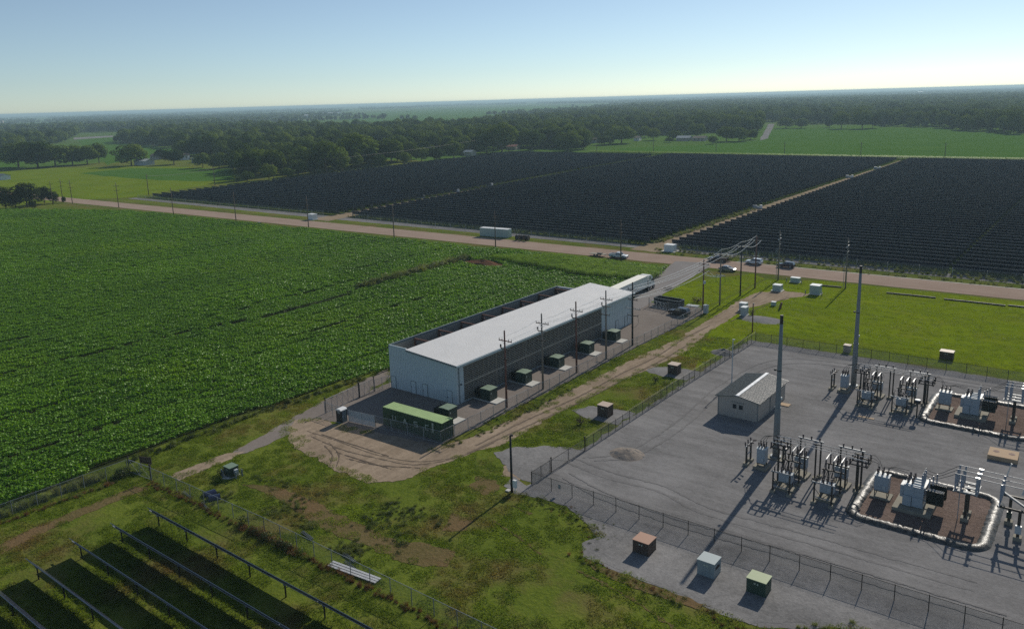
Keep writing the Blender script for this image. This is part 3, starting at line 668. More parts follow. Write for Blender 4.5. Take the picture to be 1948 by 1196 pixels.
# poles between the yard and the road
XP = []
for px, b, tp_, m, lab, hi in ((1337, 589, (1339, 494), 'wood_red', 'wooden pole with two low crossarms by the yard fence corner', 0),
        (1369, 580, (1372, 477), 'wood_grey', 'grey wooden pole with a looped cable riser standing on the lawn', 1),
        (1408, 563, (1410, 462), 'black', 'dark wooden pole with grey disconnectors halfway up by the dirt track', 2),
        (1436, 548, (1439, 450), 'wood_red', 'wooden pole with a wide tan crossarm and reddish middle nearest the road', 3)):
    x, y = G(px, b); h = HT((px, b), tp_); XP.append((x, y, h))
    t = thing('utility_pole', lab, 'utility pole', (x, y, .02), 0, 'poles between the yard and the road'); shaft(t, h, .2, .13, m)
    crossarm(t, h-(1.1 if hi else 2.8), 2.6, 'x', 'wood' if hi != 3 else 'wood_grey', (-.95, -.35, .95))
    if hi == 0: crossarm(t, h-1.1, 2.3, 'x', 'wood_red', (-.95, .95)); mb = MB(); mb.cbox(.25, 0, h-5.6, .5, .4, .7); mb.build('control_box', M['cab'], t)
    if hi == 1:
        crossarm(t, h-5.9, 2.2, 'x', 'galv', (-.9, .9), False)
        for s in (-1, 1): mb = MB(); mb.tube([(s*1.0, .16, h-5.9), (s*1.2, .16, h-7.2), (s*.5, .16, h-8.0), (s*.1, .1, h-8.1)], .03, 5); mb.build('riser_cable', M['wire_d'], t)
    if hi in (2, 3):
        for q in (-1, 0, 1):
            mb = MB(); mb.insul((q*.45, .25, h-3.9-.3*hi), (q*.5, .4, h-3.1-.3*hi), .11, 7, 3); mb.build('disconnector', M['insul_g'], t)
        crossarm(t, h-4.1-.3*hi, 1.6, 'x', 'galv', (), False)
    mb = MB(); mb.tube([(0, 0, h), (0, 0, h+.3)], .025, 4); mb.build('pin', M['galv'], t)
# pair with riser posts near the road
for px, b, tp_, lab in ((1608, 549, (1619, 453), 'grey pole with bright tilted arm and slim riser, standing alone on lawn by the road'),
                        (1480, 533, (1484, 440), 'grey pole with bright tilted arm and slim riser behind the square white cabinet')):
    x, y = G(px, b); h = HT((px, b), tp_)
    t = thing('utility_pole', lab, 'utility pole', (x, y, .02), 0, 'poles along the near side of the road'); shaft(t, h, .2, .13, 'wood_grey')
    MB().tube([(-.5, -.1, 0), (-.5, -.1, h*.46), (-.1, 0, h*.5)], .06, 6).build('riser_pipe', M['galv'], t)
    mb = MB(); mb.beam((0, -1.1, h-2.2), (0, 1.1, h-1.9), .16, .1); mb.build('crossarm', M['alu'], t)
    crossarm(t, h-1.0, 1.6, 'y', 'galv', (-.9, .9), False); crossarm(t, h-3.4, 1.5, 'y', 'galv', (-.9, .9), False); 
    for q in range(3): mb = MB(); mb.insul((-.2-.15*q, -.3, h-5.0-.5*q), (-.5-.15*q, -.5, h-4.5-.5*q), .1, 6, 3); mb.build('disconnector', M['insul_g'], t)
# roadside line
RP = []
rows = [((101, 390), (95, 341)), ((120, 384), (114, 341)), ((138, 388), (132, 338)), ((226, 395), (221.5, 350)), ((330, 408), (325, 357)), ((449, 420), (445, 368)), ((587, 432), (584, 376)), ((750, 455), (747, 388)), ((943, 475), (942, 404)), ((1181, 497), (1180, 420))]
rp0 = None
for i, (b, tp_) in enumerate(rows):
    x, y = G(*b); h = 12.7; RP.append((x, y, h))
    lab = f"wooden roadside pole with two crossarms, {ordn(i+1)} from the left along the near road edge"
    if rp0 is None:
        rp0 = thing('utility_pole', lab, 'utility pole', (x, y, 0), 0, 'poles along the near side of the road'); shaft(rp0, h, .2, .13, 'wood')
        crossarm(rp0, h-1.6, 2.6, 'y', 'wood', (-.95, .95), False); crossarm(rp0, h-4.0, 2.6, 'y', 'wood', (-.95, .95), False)
        MB().tube([(0, 0, h), (0, 0, h+.35)], .03, 4).build('pin', M['galv'], rp0)
    else: dup(rp0, (x, y, 0), 0, lab)
# distant lines along the back and left of the array
far = [((283, 371), (279, 331)), ((409, 353), (406, 317)), ((521, 341), (518, 309)), ((621, 332), (619, 300)), ((1135, 294), (1135, 275)), ((1243, 293), (1243, 268)), ((1362, 293), (1362, 273)), ((1492, 295), (1492, 270)), ((1637, 301), (1638, 270)), ((1797, 304), (1799, 271))]
fp0 = None; FP = []
for i, (b, tp_) in enumerate(far):
    x, y = G(*b); h = min(16, HT(b, tp_)); FP.append((x, y, h))
    lab = f"thin far pole along the {'left edge of the solar array, ' + WORDS[i] if i < 4 else 'back of the solar array, ' + WORDS[i-4]} from the left"
    if fp0 is None:
        fp0 = thing('utility_pole', lab, 'utility pole', (x, y, 0), 0, 'far poles beyond the array'); shaft(fp0, h, .24, .17, 'wood'); crossarm(fp0, h-1.4, 2.6, 'x', 'wood', (-.95, .95), False)
        fp0['h'] = h
    else: dup(fp0, (x, y, 0), .6 if i < 4 else 0, lab, scale=(1, 1, h/fp0['h']))
# lone lamp pole with box in front, and slim poles
x, y = G(974, 936); h = HT((974, 936), (973, 828))
t = thing('camera_pole', 'dark wooden pole with small camera on top and meter box at its foot', 'pole', (x, y, 0)); shaft(t, h, .17, .13, 'black')
mb = MB(); mb.cbox(.18, .05, h-.05, .3, .2, .22); mb.tube([(.3, .05, h+.1), (.42, -.05, h+.02)], .06, 6); mb.build('camera', M['black'], t)
mb = MB(); mb.cbox(.42, .1, .75, .5, .3, 1.0); mb.tube([(.42, .1, 0), (.42, .1, .8)], .05, 5); mb.build('meter_box', M['white'], t)
mb = MB(); mb.box(-.9, -.3, -.25, .3, 0, .12); tag(mb.build('concrete_slab', M['concrete'], None, (x, y, .03)), 'small pale concrete slab at the foot of the camera pole', 'slab')
x, y = G(1431, 632); h = HT((1431, 632), (1430, 577))
t = thing('timber_post', 'thin rusty brown post rising at the far corner of the substation fence', 'post', (x, y, 0)); shaft(t, h, .13, .11, 'wood_red'); MB().cbox(.1, 0, h-.1, .3, .16, .14).build('lamp_head', M['galv'], t)
x, y = G(1392, 728); h = HT((1392, 728), (1395, 646))
t = thing('light_pole', 'slim pale blue grey light pole behind the substation shed', 'pole', (x, y, .03)); MB().tube([(0, 0, 0), (0, 0, h)], [.11, .07], 8).build('shaft', M['cab'], t); MB().box(-.1, .35, -.1, .1, h-.05, h+.08).build('lamp_head', M['cab'], t)
# static masts
def mast(label, x, y, h, rz):
    t = thing('lightning_mast', label, 'mast', (x, y, .03), rz, 'tall substation masts')
    MB().tube([(0, 0, .3), (0, 0, h*.35), (0, 0, h*.36), (0, 0, h*.75), (0, 0, h-.15)], [.46, .40, .37, .27, .2], 12).build('shaft', M['mast'], t, smooth=True)
    MB().tube([(0, 0, h-1.6), (0, 0, h)], .215, 12).build('dark_cap', M['black'], t)
    MB().tube([(0, 0, 0), (0, 0, .3)], .72, 14).build('base_flange', M['mast'], t)
    MB().tube([(0, 0, h*.36-.08), (0, 0, h*.36+.08)], .43, 12).build('collar', M['mast'], t)
    mb = MB(); mb.tube([(0, 0, h*.62-.06), (0, 0, h*.62+.06)], .34, 12); mb.cbox(-.55, 0, h*.62-.1, .3, .2, .25); mb.tube([(-.75, 0, h*.62+.05), (-.45, 0, h*.62)], .05, 5); o = mb.build('camera_bracket', M['black'], t)
    MB().cbox(.34, .1, h*.42, .25, .25, .3).build('sensor', M['cab_l'], t)
    MB().box(-1.0, 1.2, -1.0, 1.0, -.02, .12).build('foundation', M['concrete_d'], t)
mast('tall tapered grey steel mast rising among the nearer switchgear', -34.45, 101.6, 20.0, 0)
mast('tall tapered grey steel mast rising among the farther switchgear', -33.4, 135.3, 20.6, 0)
# ------------------------------------------------------------------ overhead wires
def wire(label, pts, sag=.5, r=.042, m='wire'):
    out = []
    for a, b in zip(pts, pts[1:]):
        a = Vector(a); b = Vector(b); k = 10
        for i in range(k + (b == Vector(pts[-1]))):
            t = i/k; p = a.lerp(b, t); p.z -= sag*4*t*(1-t); out.append(p)
    o = Vector(pts[0]); mb = MB(); mb.tube([p-o for p in out], r, 5); w = mb.build('overhead_wire', M[m], None, tuple(o), fix=False)
    return tag(w, label, 'wire', 'overhead power lines')
side = {0: 'field side', 1: 'middle', 2: 'track side'}
for k, dx in enumerate((-1.2, .55, 1.2)):
    wire(f"bright wire along the poles beside the louvred wall, {side[k]} of three", [(x+dx, y+.1, h-1.35) for x, y, h in YP], .35, .034)
    x, y, h = YP[-1]
    wire(f"bright wire sweeping from corner pole to the pole nearest the road, {side[k]} of three", [(x+dx*.8, y+.1, h-1.2)]+[(a+(-1.2, -.45, 1.2)[k], b+.1, c-.8) for a, b, c in XP[1:]], .8)
    a, b, c = XP[0]
    wire(f"lower bright wire from the corner pole to the cable riser pole, {side[k]} of three", [(x+dx*.8, y+.1, h-3.1), (a+(-1.2, -.45, 1.2)[k], b+.1, c-2.5), (XP[1][0]+dx*.6, XP[1][1], XP[1][2]-5.7)], .9)
wire('topmost overhead wire joining the tips of the poles between yard and road', [(a, b, c+.3) for a, b, c in [XP[0]]+XP[1:]], .4, .036)
for k, (dy, dz) in enumerate(((-1.25, -1.3), (1.25, -1.3), (-1.25, -3.7), (1.25, -3.7))):
    wire(f"thin dark overhead wire along the roadside poles, {('upper near', 'upper far', 'lower near', 'lower far')[k]} one", [(x, y+dy, h+dz) for x, y, h in RP[2:]], .7, .012, 'wire_d')
for k, dx in enumerate((-1.2, 1.2)):
    wire(f"thin far overhead wire along the left edge of the array, {('outer', 'inner')[k]} one", [(x+dx, y, h-1.1) for x, y, h in FP[:4]]+[(-470, 560, 14), (-430, 640, 15)], 1.2, .03, 'wire_d')
# ------------------------------------------------------------------ utility cabinets
def cabinet(name, label, corner, w, d, h, body='cab', lid='cab_l', pad=None, rz=0, marks=True, z=.03, vent=False, group='utility cabinets', bollards=0, slope=.0):
    """corner = near left corner"""
    t = thing(name, label, 'utility cabinet', (corner[0]+w/2, corner[1]+d/2, z), rz, group)
    if pad: MB().box(-w/2-pad, w/2+pad, -d/2-pad, d/2+pad, 0, .1).build('concrete_pad', M['concrete'], t)
    b = MB(); b.box(-w/2, w/2, -d/2, d/2, .08, h-.07); b.box(-w/2-.02, w/2+.02, -d/2-.02, d/2+.02, .02, .12); b.box(-.015, .015, -d/2-.012, -d/2, .15, h-.12)
    b.build('cabinet_body', M[body], t)
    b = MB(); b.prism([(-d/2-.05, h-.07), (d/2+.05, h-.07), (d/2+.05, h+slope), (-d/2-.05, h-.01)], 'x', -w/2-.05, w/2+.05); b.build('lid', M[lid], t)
    if marks:
        b = MB(); b.box(-.12*w, -.02*w, -d/2-.018, -d/2-.002, h*.68, h*.78); b.box(.05*w, .12*w, -d/2-.018, -d/2-.002, h*.66, h*.78); b.build('label_plate', M['letter'], t)
        b = MB(); b.box(w/2+.002, w/2+.03, -.1, .12, h*.62, h*.72); b.build('handle', M['black'], t)
    if vent:
        b = MB()
        for i in range(4): b.box(w/2+.002, w/2+.02, -d*.3, d*.3, h*.5+i*.08, h*.53+i*.08)
        b.build('vent', M['black'], t)
    for i in range(bollards):
        s = -1 if i % 2 else 1; MB().tube([(s*(w/2+.8), -d/2-.5+(i//2)*(d+1), 0), (s*(w/2+.8), -d/2-.5+(i//2)*(d+1), 1.1)], .09, 7).build('bollard', M['trim'], t)
    return t
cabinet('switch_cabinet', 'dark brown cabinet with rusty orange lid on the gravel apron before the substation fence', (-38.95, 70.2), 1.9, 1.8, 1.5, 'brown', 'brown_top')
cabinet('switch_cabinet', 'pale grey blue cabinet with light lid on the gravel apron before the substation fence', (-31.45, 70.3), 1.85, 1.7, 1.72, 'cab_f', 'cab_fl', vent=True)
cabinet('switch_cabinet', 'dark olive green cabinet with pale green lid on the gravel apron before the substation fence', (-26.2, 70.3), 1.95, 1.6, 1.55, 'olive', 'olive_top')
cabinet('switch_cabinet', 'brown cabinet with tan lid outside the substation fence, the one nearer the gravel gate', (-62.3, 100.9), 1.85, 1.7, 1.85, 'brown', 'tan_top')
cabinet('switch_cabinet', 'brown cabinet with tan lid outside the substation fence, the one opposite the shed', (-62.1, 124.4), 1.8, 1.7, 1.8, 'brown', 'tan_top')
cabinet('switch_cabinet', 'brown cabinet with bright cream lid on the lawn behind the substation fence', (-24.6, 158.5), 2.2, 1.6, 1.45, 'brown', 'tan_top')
cabinet('switch_cabinet', 'faint beige cabinet seen through the back substation fence beside the far mast', (-40.1, 153.4), 1.2, 1.1, 1.35, 'beige', 'tan_top', marks=False)
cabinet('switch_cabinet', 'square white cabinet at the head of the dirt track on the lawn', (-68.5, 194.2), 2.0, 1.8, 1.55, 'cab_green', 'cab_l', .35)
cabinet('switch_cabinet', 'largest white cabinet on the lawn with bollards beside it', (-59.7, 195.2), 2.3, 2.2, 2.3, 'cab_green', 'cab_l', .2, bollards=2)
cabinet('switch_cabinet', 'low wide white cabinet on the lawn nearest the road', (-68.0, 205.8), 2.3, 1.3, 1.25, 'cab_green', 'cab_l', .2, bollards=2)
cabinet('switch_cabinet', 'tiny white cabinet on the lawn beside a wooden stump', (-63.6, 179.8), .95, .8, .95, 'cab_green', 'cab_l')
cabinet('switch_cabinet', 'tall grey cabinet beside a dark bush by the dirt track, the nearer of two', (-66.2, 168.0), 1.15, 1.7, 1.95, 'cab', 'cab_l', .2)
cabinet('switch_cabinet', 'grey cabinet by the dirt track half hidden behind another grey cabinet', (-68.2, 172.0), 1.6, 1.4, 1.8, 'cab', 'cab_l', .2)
cabinet('switch_cabinet', 'grey metal cabinet on the corner of the warehouse yard fence', (-74.0, 165.5), .9, .9, 1.9, 'cab', 'cab', marks=False)
x, y = G(585, 418); cabinet('switch_cabinet', 'white cabinet at the mouth of the left array lane beyond the road', (x, y), 3.6, 2.6, 2.5, 'white', 'white', .4, marks=False)
x, y = G(1263, 478); cabinet('switch_cabinet', 'white cabinet at the mouth of the right array lane beyond the road', (x, y), 3.2, 2.4, 2.2, 'white', 'white', .8, marks=False)
x, y = G(490, 427); cabinet('meter_cabinet', 'small dark box at the field edge on the near side of the road', (x, y), 1.3, 1.0, .9, 'black', 'trim', marks=False)
x, y = G(427, 905)
t = cabinet('switch_cabinet', 'dark green cabinet overgrown by a bush in the grass near the field gate', (x, y), 1.45, 1.3, 1.45, 'tgreen', 'tgreen_top', .15)
MB().cbox(.95, .1, .35, .4, .5, .75).build('side_box', M['cab'], t)
for a, b in ((-.9, -.9), (1.5, -.3), (-.2, -1.1), (1.4, .7)): MB().tube([(a, b, 0), (a, b, 1.0)], .1, 7).build('bollard', M['trim'], t)
# white steel container by the road
x, y = G(913, 449); t = thing('storage_container', 'long white steel storage container beyond the road in front of the array', 'container', (x, y, .04), .1)
mb = MB(); mb.box(0, 12.2, 0, 2.5, .1, 3.0)
for i in range(40): mb.box(.1+i*.3, .22+i*.3, -.03, 0, .2, 2.8)
mb.build('corrugated_side', M['cab_green'], t); MB().box(-.02, 12.22, -.03, 2.52, 3.0, 3.08).build('container_roof', M['white'], t)
MB().box(12.21, 12.26, .3, 2.2, .2, 2.7).build('door', M['cab_green'], t); MB().box(.05, 12.15, .02, 2.48, 0, .1).build('base_frame', M['trim'], t)
for i in range(3):
    x, y = G(985+i*9, 457+i*.5); t = thing('cable_reel', f"dark cable reel lying beside the white storage container, {('nearest to it', 'middle one', 'farthest from it')[i]}", 'cable reel', (x, y, 0), .2, 'cable reels by the road')
    for s in (-.6, .55): MB().tube([(s, 0, 1.0), (s+.06, 0, 1.0)], 1.0, 16).build('flange', M['steel_d'], t)
    MB().tube([(-.56, 0, 1.0), (.57, 0, 1.0)], .85, 14).build('cable_winding', M['black'], t)
# dumpster
x, y = -87.0, 166.6; t = thing('dumpster', 'dark open topped roll-off dumpster behind the white sliding gate', 'dumpster', (x, y, .04), -.08)
mb = MB()
for a in ((0, 6.8, 0, .1), (0, 6.8, 2.3, 2.4), (0, .1, .1, 2.3), (6.7, 6.8, .1, 2.3)): mb.box(*a, .2, 1.75)
mb.box(.1, 6.7, .1, 2.3, .2, .3)
for i in range(11): mb.box(.3+i*.6, .42+i*.6, -.09, 0, .2, 1.7)
mb.build('hopper', mat('dumpster_paint', (.03, .032, .036), .6, var=.3, scale=2, streak=.4), t)
mb = MB(); mb.box(-.05, 6.85, -.1, .0, 1.7, 1.82); mb.box(-.05, 6.85, 2.4, 2.5, 1.7, 1.82); mb.box(6.8, 6.88, 0, 2.4, 1.7, 1.82); mb.box(-.08, 0, 0, 2.4, 1.7, 1.82); mb.build('rim', M['trim'], t)
for yy in (.5, 1.9): MB().box(.2, 6.6, yy-.08, yy+.08, 0, .2).build('skid', M['steel_d'], t)
M['pipe'] = mat('dull_pipe', (.075, .095, .115), .7, 0, spec=.2)
# small objects
x, y = G(283, 893); t = thing('sign_board', 'dark brown board turned away on the field fence corner', 'board', (x-.6, y, 0), .35)
MB().box(-1.0, 1.0, -.03, .03, .75, 1.75).build('board', M['brown'], t)
for s in (-.8, .8): MB().box(s-.05, s+.05, -.1, -.032, 0, 1.7).build('post', M['wood'], t)
x, y = G(1484, 587); t = thing('timber_stump', 'short leaning wooden stump on the lawn beside the tiny white cabinet', 'stump', (x, y, 0)); MB().tube([(0, 0, 0), (.1, 0, .7), (.3, .05, 1.5)], [.3, .26, .22], 8).build('stump_wood', M['wood_red'], t)
for i, (a, b) in enumerate((((1686.5, 558), (1780, 567.5)), ((1796, 570), (1912.5, 582.5)), ((1917.5, 582), (1990, 590)), ((1561, 544), (1601, 547.5)))):
    p, q = G(*a), G(*b); mb = MB(); mb.tube([(0, 0, .15), ((q[0]-p[0])*.5, (q[1]-p[1])*.5+.1, .15), (q[0]-p[0], q[1]-p[1], .15)], .17, 7)
    tag(mb.build('drain_pipe', M['black'], None, (*p, .03)), ('long black pipe lying on the lawn right of the far mast top', 'longest black pipe lying on the lawn towards the right edge', 'black pipe lying on the lawn cut by the right edge', 'short black pipe lying on the lawn from the largest white cabinet')[i], 'pipe', 'black pipes on the lawn')
x, y = G(404, 946)
for i, (dx, dy, r) in enumerate(((-1.0, .3, .15), (.5, 0, -.15))):
    mb = MB(); k = 8; mb.add([(u*1.4-.7, .55*math.cos(math.pi*j/k)*1.2, .5*math.sin(math.pi*j/k)) for u in (0, 1) for j in range(k+1)], [(j, j+1, k+2+j, k+1+j) for j in range(k)]+[tuple(range(k+1)), tuple(range(2*k+1, k, -1))])
    tag(mb.build('tarpaulin_bundle', mat('blue_tarp', (.012, .02, .055), .35, var=.3), None, (x+dx, y+dy, .02), rz=r+1.2), ('dark blue wrapped bundle in the grass, the one nearer the field', 'dark blue wrapped bundle in the grass, the one nearer the dirt')[i], 'bundle', 'dark blue bundles in the grass')
p, q = G(622, 1078), G(712, 1112)
for k in range(3):
    mb = MB(); L_ = math.hypot(q[0]-p[0], q[1]-p[1]); a = math.atan2(q[1]-p[1], q[0]-p[0])
    mb.beam((.0, k*.36, .1+.03*k), (L_, k*.36+.1, .1), .27, .1)
    tag(mb.build('metal_beam', M['alu'], None, (p[0], p[1]+.15, .04), rz=a), f"bright metal channel lying along the foot of the near fence, {('closest to the solar panels', 'middle of the three', 'farthest from the solar panels')[k]}", 'metal channel', 'bright metal channels by the fence')
for q_, (px, py, n) in enumerate(((588, 1018, 3), (668, 1060, 3), (672, 1075, 2), (360, 940, 2), (395, 962, 2))):
    x, y = G(px, py); mb = MB()
    for k in range(n): mb.tube([(-1.2, k*.16-.3, .07+.05*(k % 2)), (1.2, k*.16-.3-.2, .08)], .05, 5)
    tag(mb.build('pipe_stack', M['pipe'], None, (x, y, .05), rz=-.1), ('loose stack of pale blue grey pipes half sunk in the grass', 'small stack of pale pipes just behind the bright channels', 'short stack of pale pipes touching the bright channels', 'pale pipes lying at the fence near the blue bundles', 'pale pipes lying at the fence foot below the blue bundles')[q_], 'pipe stack', 'pipe stacks in the grass')
x, y = G(431, 910); tag(MB().box(-.5, .5, -.2, .2, 0, .14).build('concrete_block', M['concrete'], None, (x, y, .03), rz=.5), 'small pale block in the grass by the overgrown cabinet', 'block')
x, y = G(1085, 925); t = thing('warning_sign', 'small dark warning sign on the near substation fence', 'sign', (x, 76.5, 0)); MB().box(-.18, .18, -.012, .0, .75, 1.3).build('plate', M['trim'], t); MB().box(-.14, .14, -.02, -.013, 1.0, 1.1).build('panel', M['letter'], t)
# mounds
def mound(name, label, x, y, rx, ry_, h, m, seed=0, n=26):
    mb = MB(); vs = []; fs = []
    for i in range(n+1):
        for j in range(n+1):
            u, v = i/n*2-1, j/n*2-1; d = math.sqrt(u*u+v*v); nz = mnoise.noise(Vector((u*2.4+seed, v*2.4, seed)))*.5+mnoise.noise(Vector((u*6+seed, v*6, seed)))*.25
            z = h*max(0, (1-d)*(1.0+nz*.8)) if d < 1 else 0
            vs.append((u*rx, v*ry_, z-.02))
    for i in range(n):
        for j in range(n): a = i*(n+1)+j; fs.append((a, a+n+1, a+n+2, a+1))
    mb.add(vs, fs); return tag(mb.build(name, m, None, (x, y, .035), smooth=True), label, 'mound')
mound('gravel_mound', 'low pale gravel heap with a dark crater on the substation gravel', -51.6, 91.3, 2.5, 2.2, .85, soilmat('heap_soil', (.19, .165, .145), (.33, .285, .24), ((.15, .148, .146), .9, .52), 4, .8), 1)
mound('gravel_mound', 'small dark grey gravel heap behind the nearer mast top', -60+1.5, 140.8, 2.6, 2.0, .8, M['gravel'], 2)
x, y = G(1448, 608); mound('gravel_mound', 'wide flat dark gravel heap on the lawn behind the grey cabinets', x, y, 4.8, 3.0, .4, M['gravel'], 3)
x, y = G(918, 503); mound('soil_mound', 'reddish brown soil heap in the crop field left of the tall corn', x, y, 8.5, 3.6, 1.5, soilmat('red_soil', (.10, .055, .035), (.17, .09, .055)), 4)
# ------------------------------------------------------------------ vehicles
def wheelset(t, spots, r=.36, w=.24):
    for (x, y) in spots:
        s = 1 if y > 0 else -1
        ty = MB().tube([(0, -w/2, 0), (0, w/2, 0)], r, 16).build('wheel', M['rubber'], t, (x, y, r))
        MB().tube([(0, s*w/2, 0), (0, s*(w/2+.012), 0)], r*.6, 12).build('rim', M['rim'], ty)
def vehicle(name, label, cat, loc, rz, kind, paint):
    t = thing(name, label, cat, loc, rz, 'parked vehicles')
    if kind == 'sedan': L_, W, prof, gh, bonnet = 4.7, 1.8, [(-2.3, .32), (-2.32, .78), (-1.75, .92), (.85, .92), (1.9, .8), (2.33, .62), (2.33, .32)], [(-1.85, .91), (-1.15, 1.42), (.15, 1.44), (1.05, .91)], 0
    elif kind == 'suv': L_, W, prof, gh, bonnet = 4.75, 1.9, [(-2.35, .38), (-2.38, 1.0), (-2.3, 1.08), (1.0, 1.08), (2.15, .98), (2.36, .75), (2.36, .38)], [(-2.3, 1.07), (-2.0, 1.68), (.1, 1.72), (1.0, 1.07)], 0
    else: L_, W, prof, gh, bonnet = 5.8, 1.98, [(-2.9, .5), (-2.9, 1.12), (1.35, 1.12), (2.65, 1.08), (2.88, .9), (2.88, .5)], [(-.75, 1.11), (-.6, 1.78), (.65, 1.8), (1.4, 1.11)], 0
    mb = MB(); k = len(prof); w = W/2
    for s in (-1, 1):
        pass
    # lofted body: sides bulge outwards at mid height
    rings = [(-w*.94, .0), (-w, .12), (w, .12), (w*.94, .0)]
    vs = []
    for yy, ins in ((-w*.95, .05), (-w, 0), (w, 0), (w*.95, .05)):
        for x, z in prof: vs.append((x*(1-ins*.3), yy, z-ins*.2))
    fs = [tuple(range(k)), tuple(3*k+i for i in range(k-1, -1, -1))]
    for r_ in range(3):
        for i in range(k): fs.append((r_*k+i, (r_+1)*k+i, (r_+1)*k+(i+1) % k, r_*k+(i+1) % k))
    mb.add(vs, fs)
    wi = w*.78
    (x0, z0), (x1, z1), (x2, z2), (x3, z3) = gh
    lo = [(x0, -w*.95, z0), (x3, -w*.95, z3), (x3, w*.95, z3), (x0, w*.95, z0)]; hi = [(x1, -wi, z1), (x2, -wi, z2), (x2, wi, z2), (x1, wi, z1)]
    mb.add(lo+hi, [(0, 1, 5, 4), (1, 2, 6, 5), (2, 3, 7, 6), (3, 0, 4, 7), (4, 5, 6, 7)])
    mb.build('body', paint, t)
    if kind == 'pickup':
        MB().box(-2.78, -.85, -w*.82, w*.82, 1.122, 1.13).build('load_bed', M['black'], t)
        b = MB(); b.box(-2.9, -.8, -w*.95, -w*.83, 1.12, 1.3); b.box(-2.9, -.8, w*.83, w*.95, 1.12, 1.3); b.box(-2.92, -2.8, -w*.83, w*.83, 1.12, 1.3); b.build('bed_wall', paint, t)
    def pane(nm, q):
        c = sum((Vector(v) for v in q), Vector())/4; nn = (Vector(q[1])-Vector(q[0])).cross(Vector(q[3])-Vector(q[0])).normalized()
        ctr = Vector(((x1+x2)/2, 0, z0+.2)); nn = nn if nn.dot(c-ctr) > 0 else -nn
        a = [c+(Vector(v)-c)*.86+nn*.012 for v in q]; b_ = MB(); b_.add(a, [(0, 1, 2, 3)]); b_.build(nm, M['glass'], t)
    L4 = [Vector(v) for v in lo]; H4 = [Vector(v) for v in hi]
    pane('windscreen', [L4[1], L4[2], H4[2], H4[1]]); pane('rear_window', [L4[3], L4[0], H4[0], H4[3]])
    for a, b_ in ((0, 1), (3, 2)):
        m0 = L4[a].lerp(L4[b_], .5); m1 = H4[a].lerp(H4[b_], .48)
        pane('side_window', [L4[a].lerp(m0, .06), m0, m1, H4[a].lerp(m1, .02)]); pane('side_window', [m0, L4[b_], H4[b_], m1])
    fx, bx = prof[-2][0], prof[0][0]
    for s in (-1, 1):
        MB().box(fx-.05, fx+.015, s*w*.72-.17, s*w*.72+.17, prof[-2][1]-.02, prof[-2][1]+.12).build('headlight', M['white'], t)
        MB().box(bx-.03, bx+.04, s*w*.78-.13, s*w*.78+.13, .75, .95).build('tail_light', M['red'], t)
        MB().box(gh[3][0]-.35, gh[3][0]-.2, s*(w+.1)-.1, s*(w+.1)+.1, gh[3][1]+.02, gh[3][1]+.16).build('mirror', paint, t)
    MB().box(bx-.04, fx+.03, -w*.9, w*.9, .3, .42).build('bumper', M['black'], t)
    r = .4 if kind == 'pickup' else .36
    f, b = (1.85, -1.85) if kind == 'pickup' else (1.4, -1.4)
    wheelset(t, [(f, -w+.1), (f, w-.1), (b, -w+.1), (b, w-.1)], r)
    return t
def paintm(n, c, rough=.22): return mat(n, c, rough, .0, var=.03, spec=.6)
PW = paintm('car_white', (.62, .66, .68)); PD = paintm('car_navy', (.015, .018, .035)); PB = paintm('car_black', (.02, .021, .024)); PS = paintm('car_silver', (.20, .20, .20)); PR = paintm('car_maroon', (.035, .018, .02))
ang = math.atan(.028)
x, y = G(1175.5, 491.5); vehicle('pickup_truck', 'white pickup truck with an open bed pulling a flat trailer on the road', 'pickup truck', (x, y+.5, .06), ang, 'pickup', PW)
t = thing('flat_trailer', 'low grey flatbed trailer hitched behind the white pickup', 'trailer', (x-6.9, y+.3, .06), ang)
MB().box(-3.1, 2.3, -1.05, 1.05, .62, .72).build('deck', M['concrete_d'], t)
b = MB(); b.beam((2.3, -.9, .62), (3.7, 0, .55), .1); b.beam((2.3, .9, .62), (3.7, 0, .55), .1); b.build('drawbar', M['steel_d'], t)
b = MB(); b.box(-1.5, .2, -1.3, -1.06, .72, .78); b.box(-1.5, .2, 1.06, 1.3, .72, .78); b.build('mudguard', M['steel_d'], t)
MB().box(-.4, 1.0, -.5, .5, .725, 1.0).build('cargo', M['black'], t); wheelset(t, [(-1.1, -1.15), (-1.1, 1.15), (-.2, -1.15), (-.2, 1.15)], .33, .2)
x, y = G(1381.5, 516.5); vehicle('sedan_car', 'dark grey sedan with glaring windscreen on the road edge behind the poles', 'car', (x, y+.9, .06), ang, 'sedan', PS)
x, y = G(1363, 498.5); vehicle('pickup_truck', 'dark maroon pickup parked on the far verge behind the overhead wires', 'pickup truck', (x, y+1, .06), ang+math.pi, 'pickup', PR)
x, y = G(1432, 503.5); vehicle('suv_car', 'white sport utility car parked on the far side of the road', 'car', (x, y+.9, .06), ang+math.pi, 'suv', PW)
x, y = G(1493, 510); vehicle('suv_car', 'dark navy sport utility car parked on the far side of the road', 'car', (x, y+.9, .06), ang+math.pi, 'suv', PD)
x, y = G(1305, 600); vehicle('suv_car', 'black sport utility car parked inside the far corner of the warehouse yard', 'car', (-78.0, 161.6, .05), math.pi-.05, 'suv', PB)
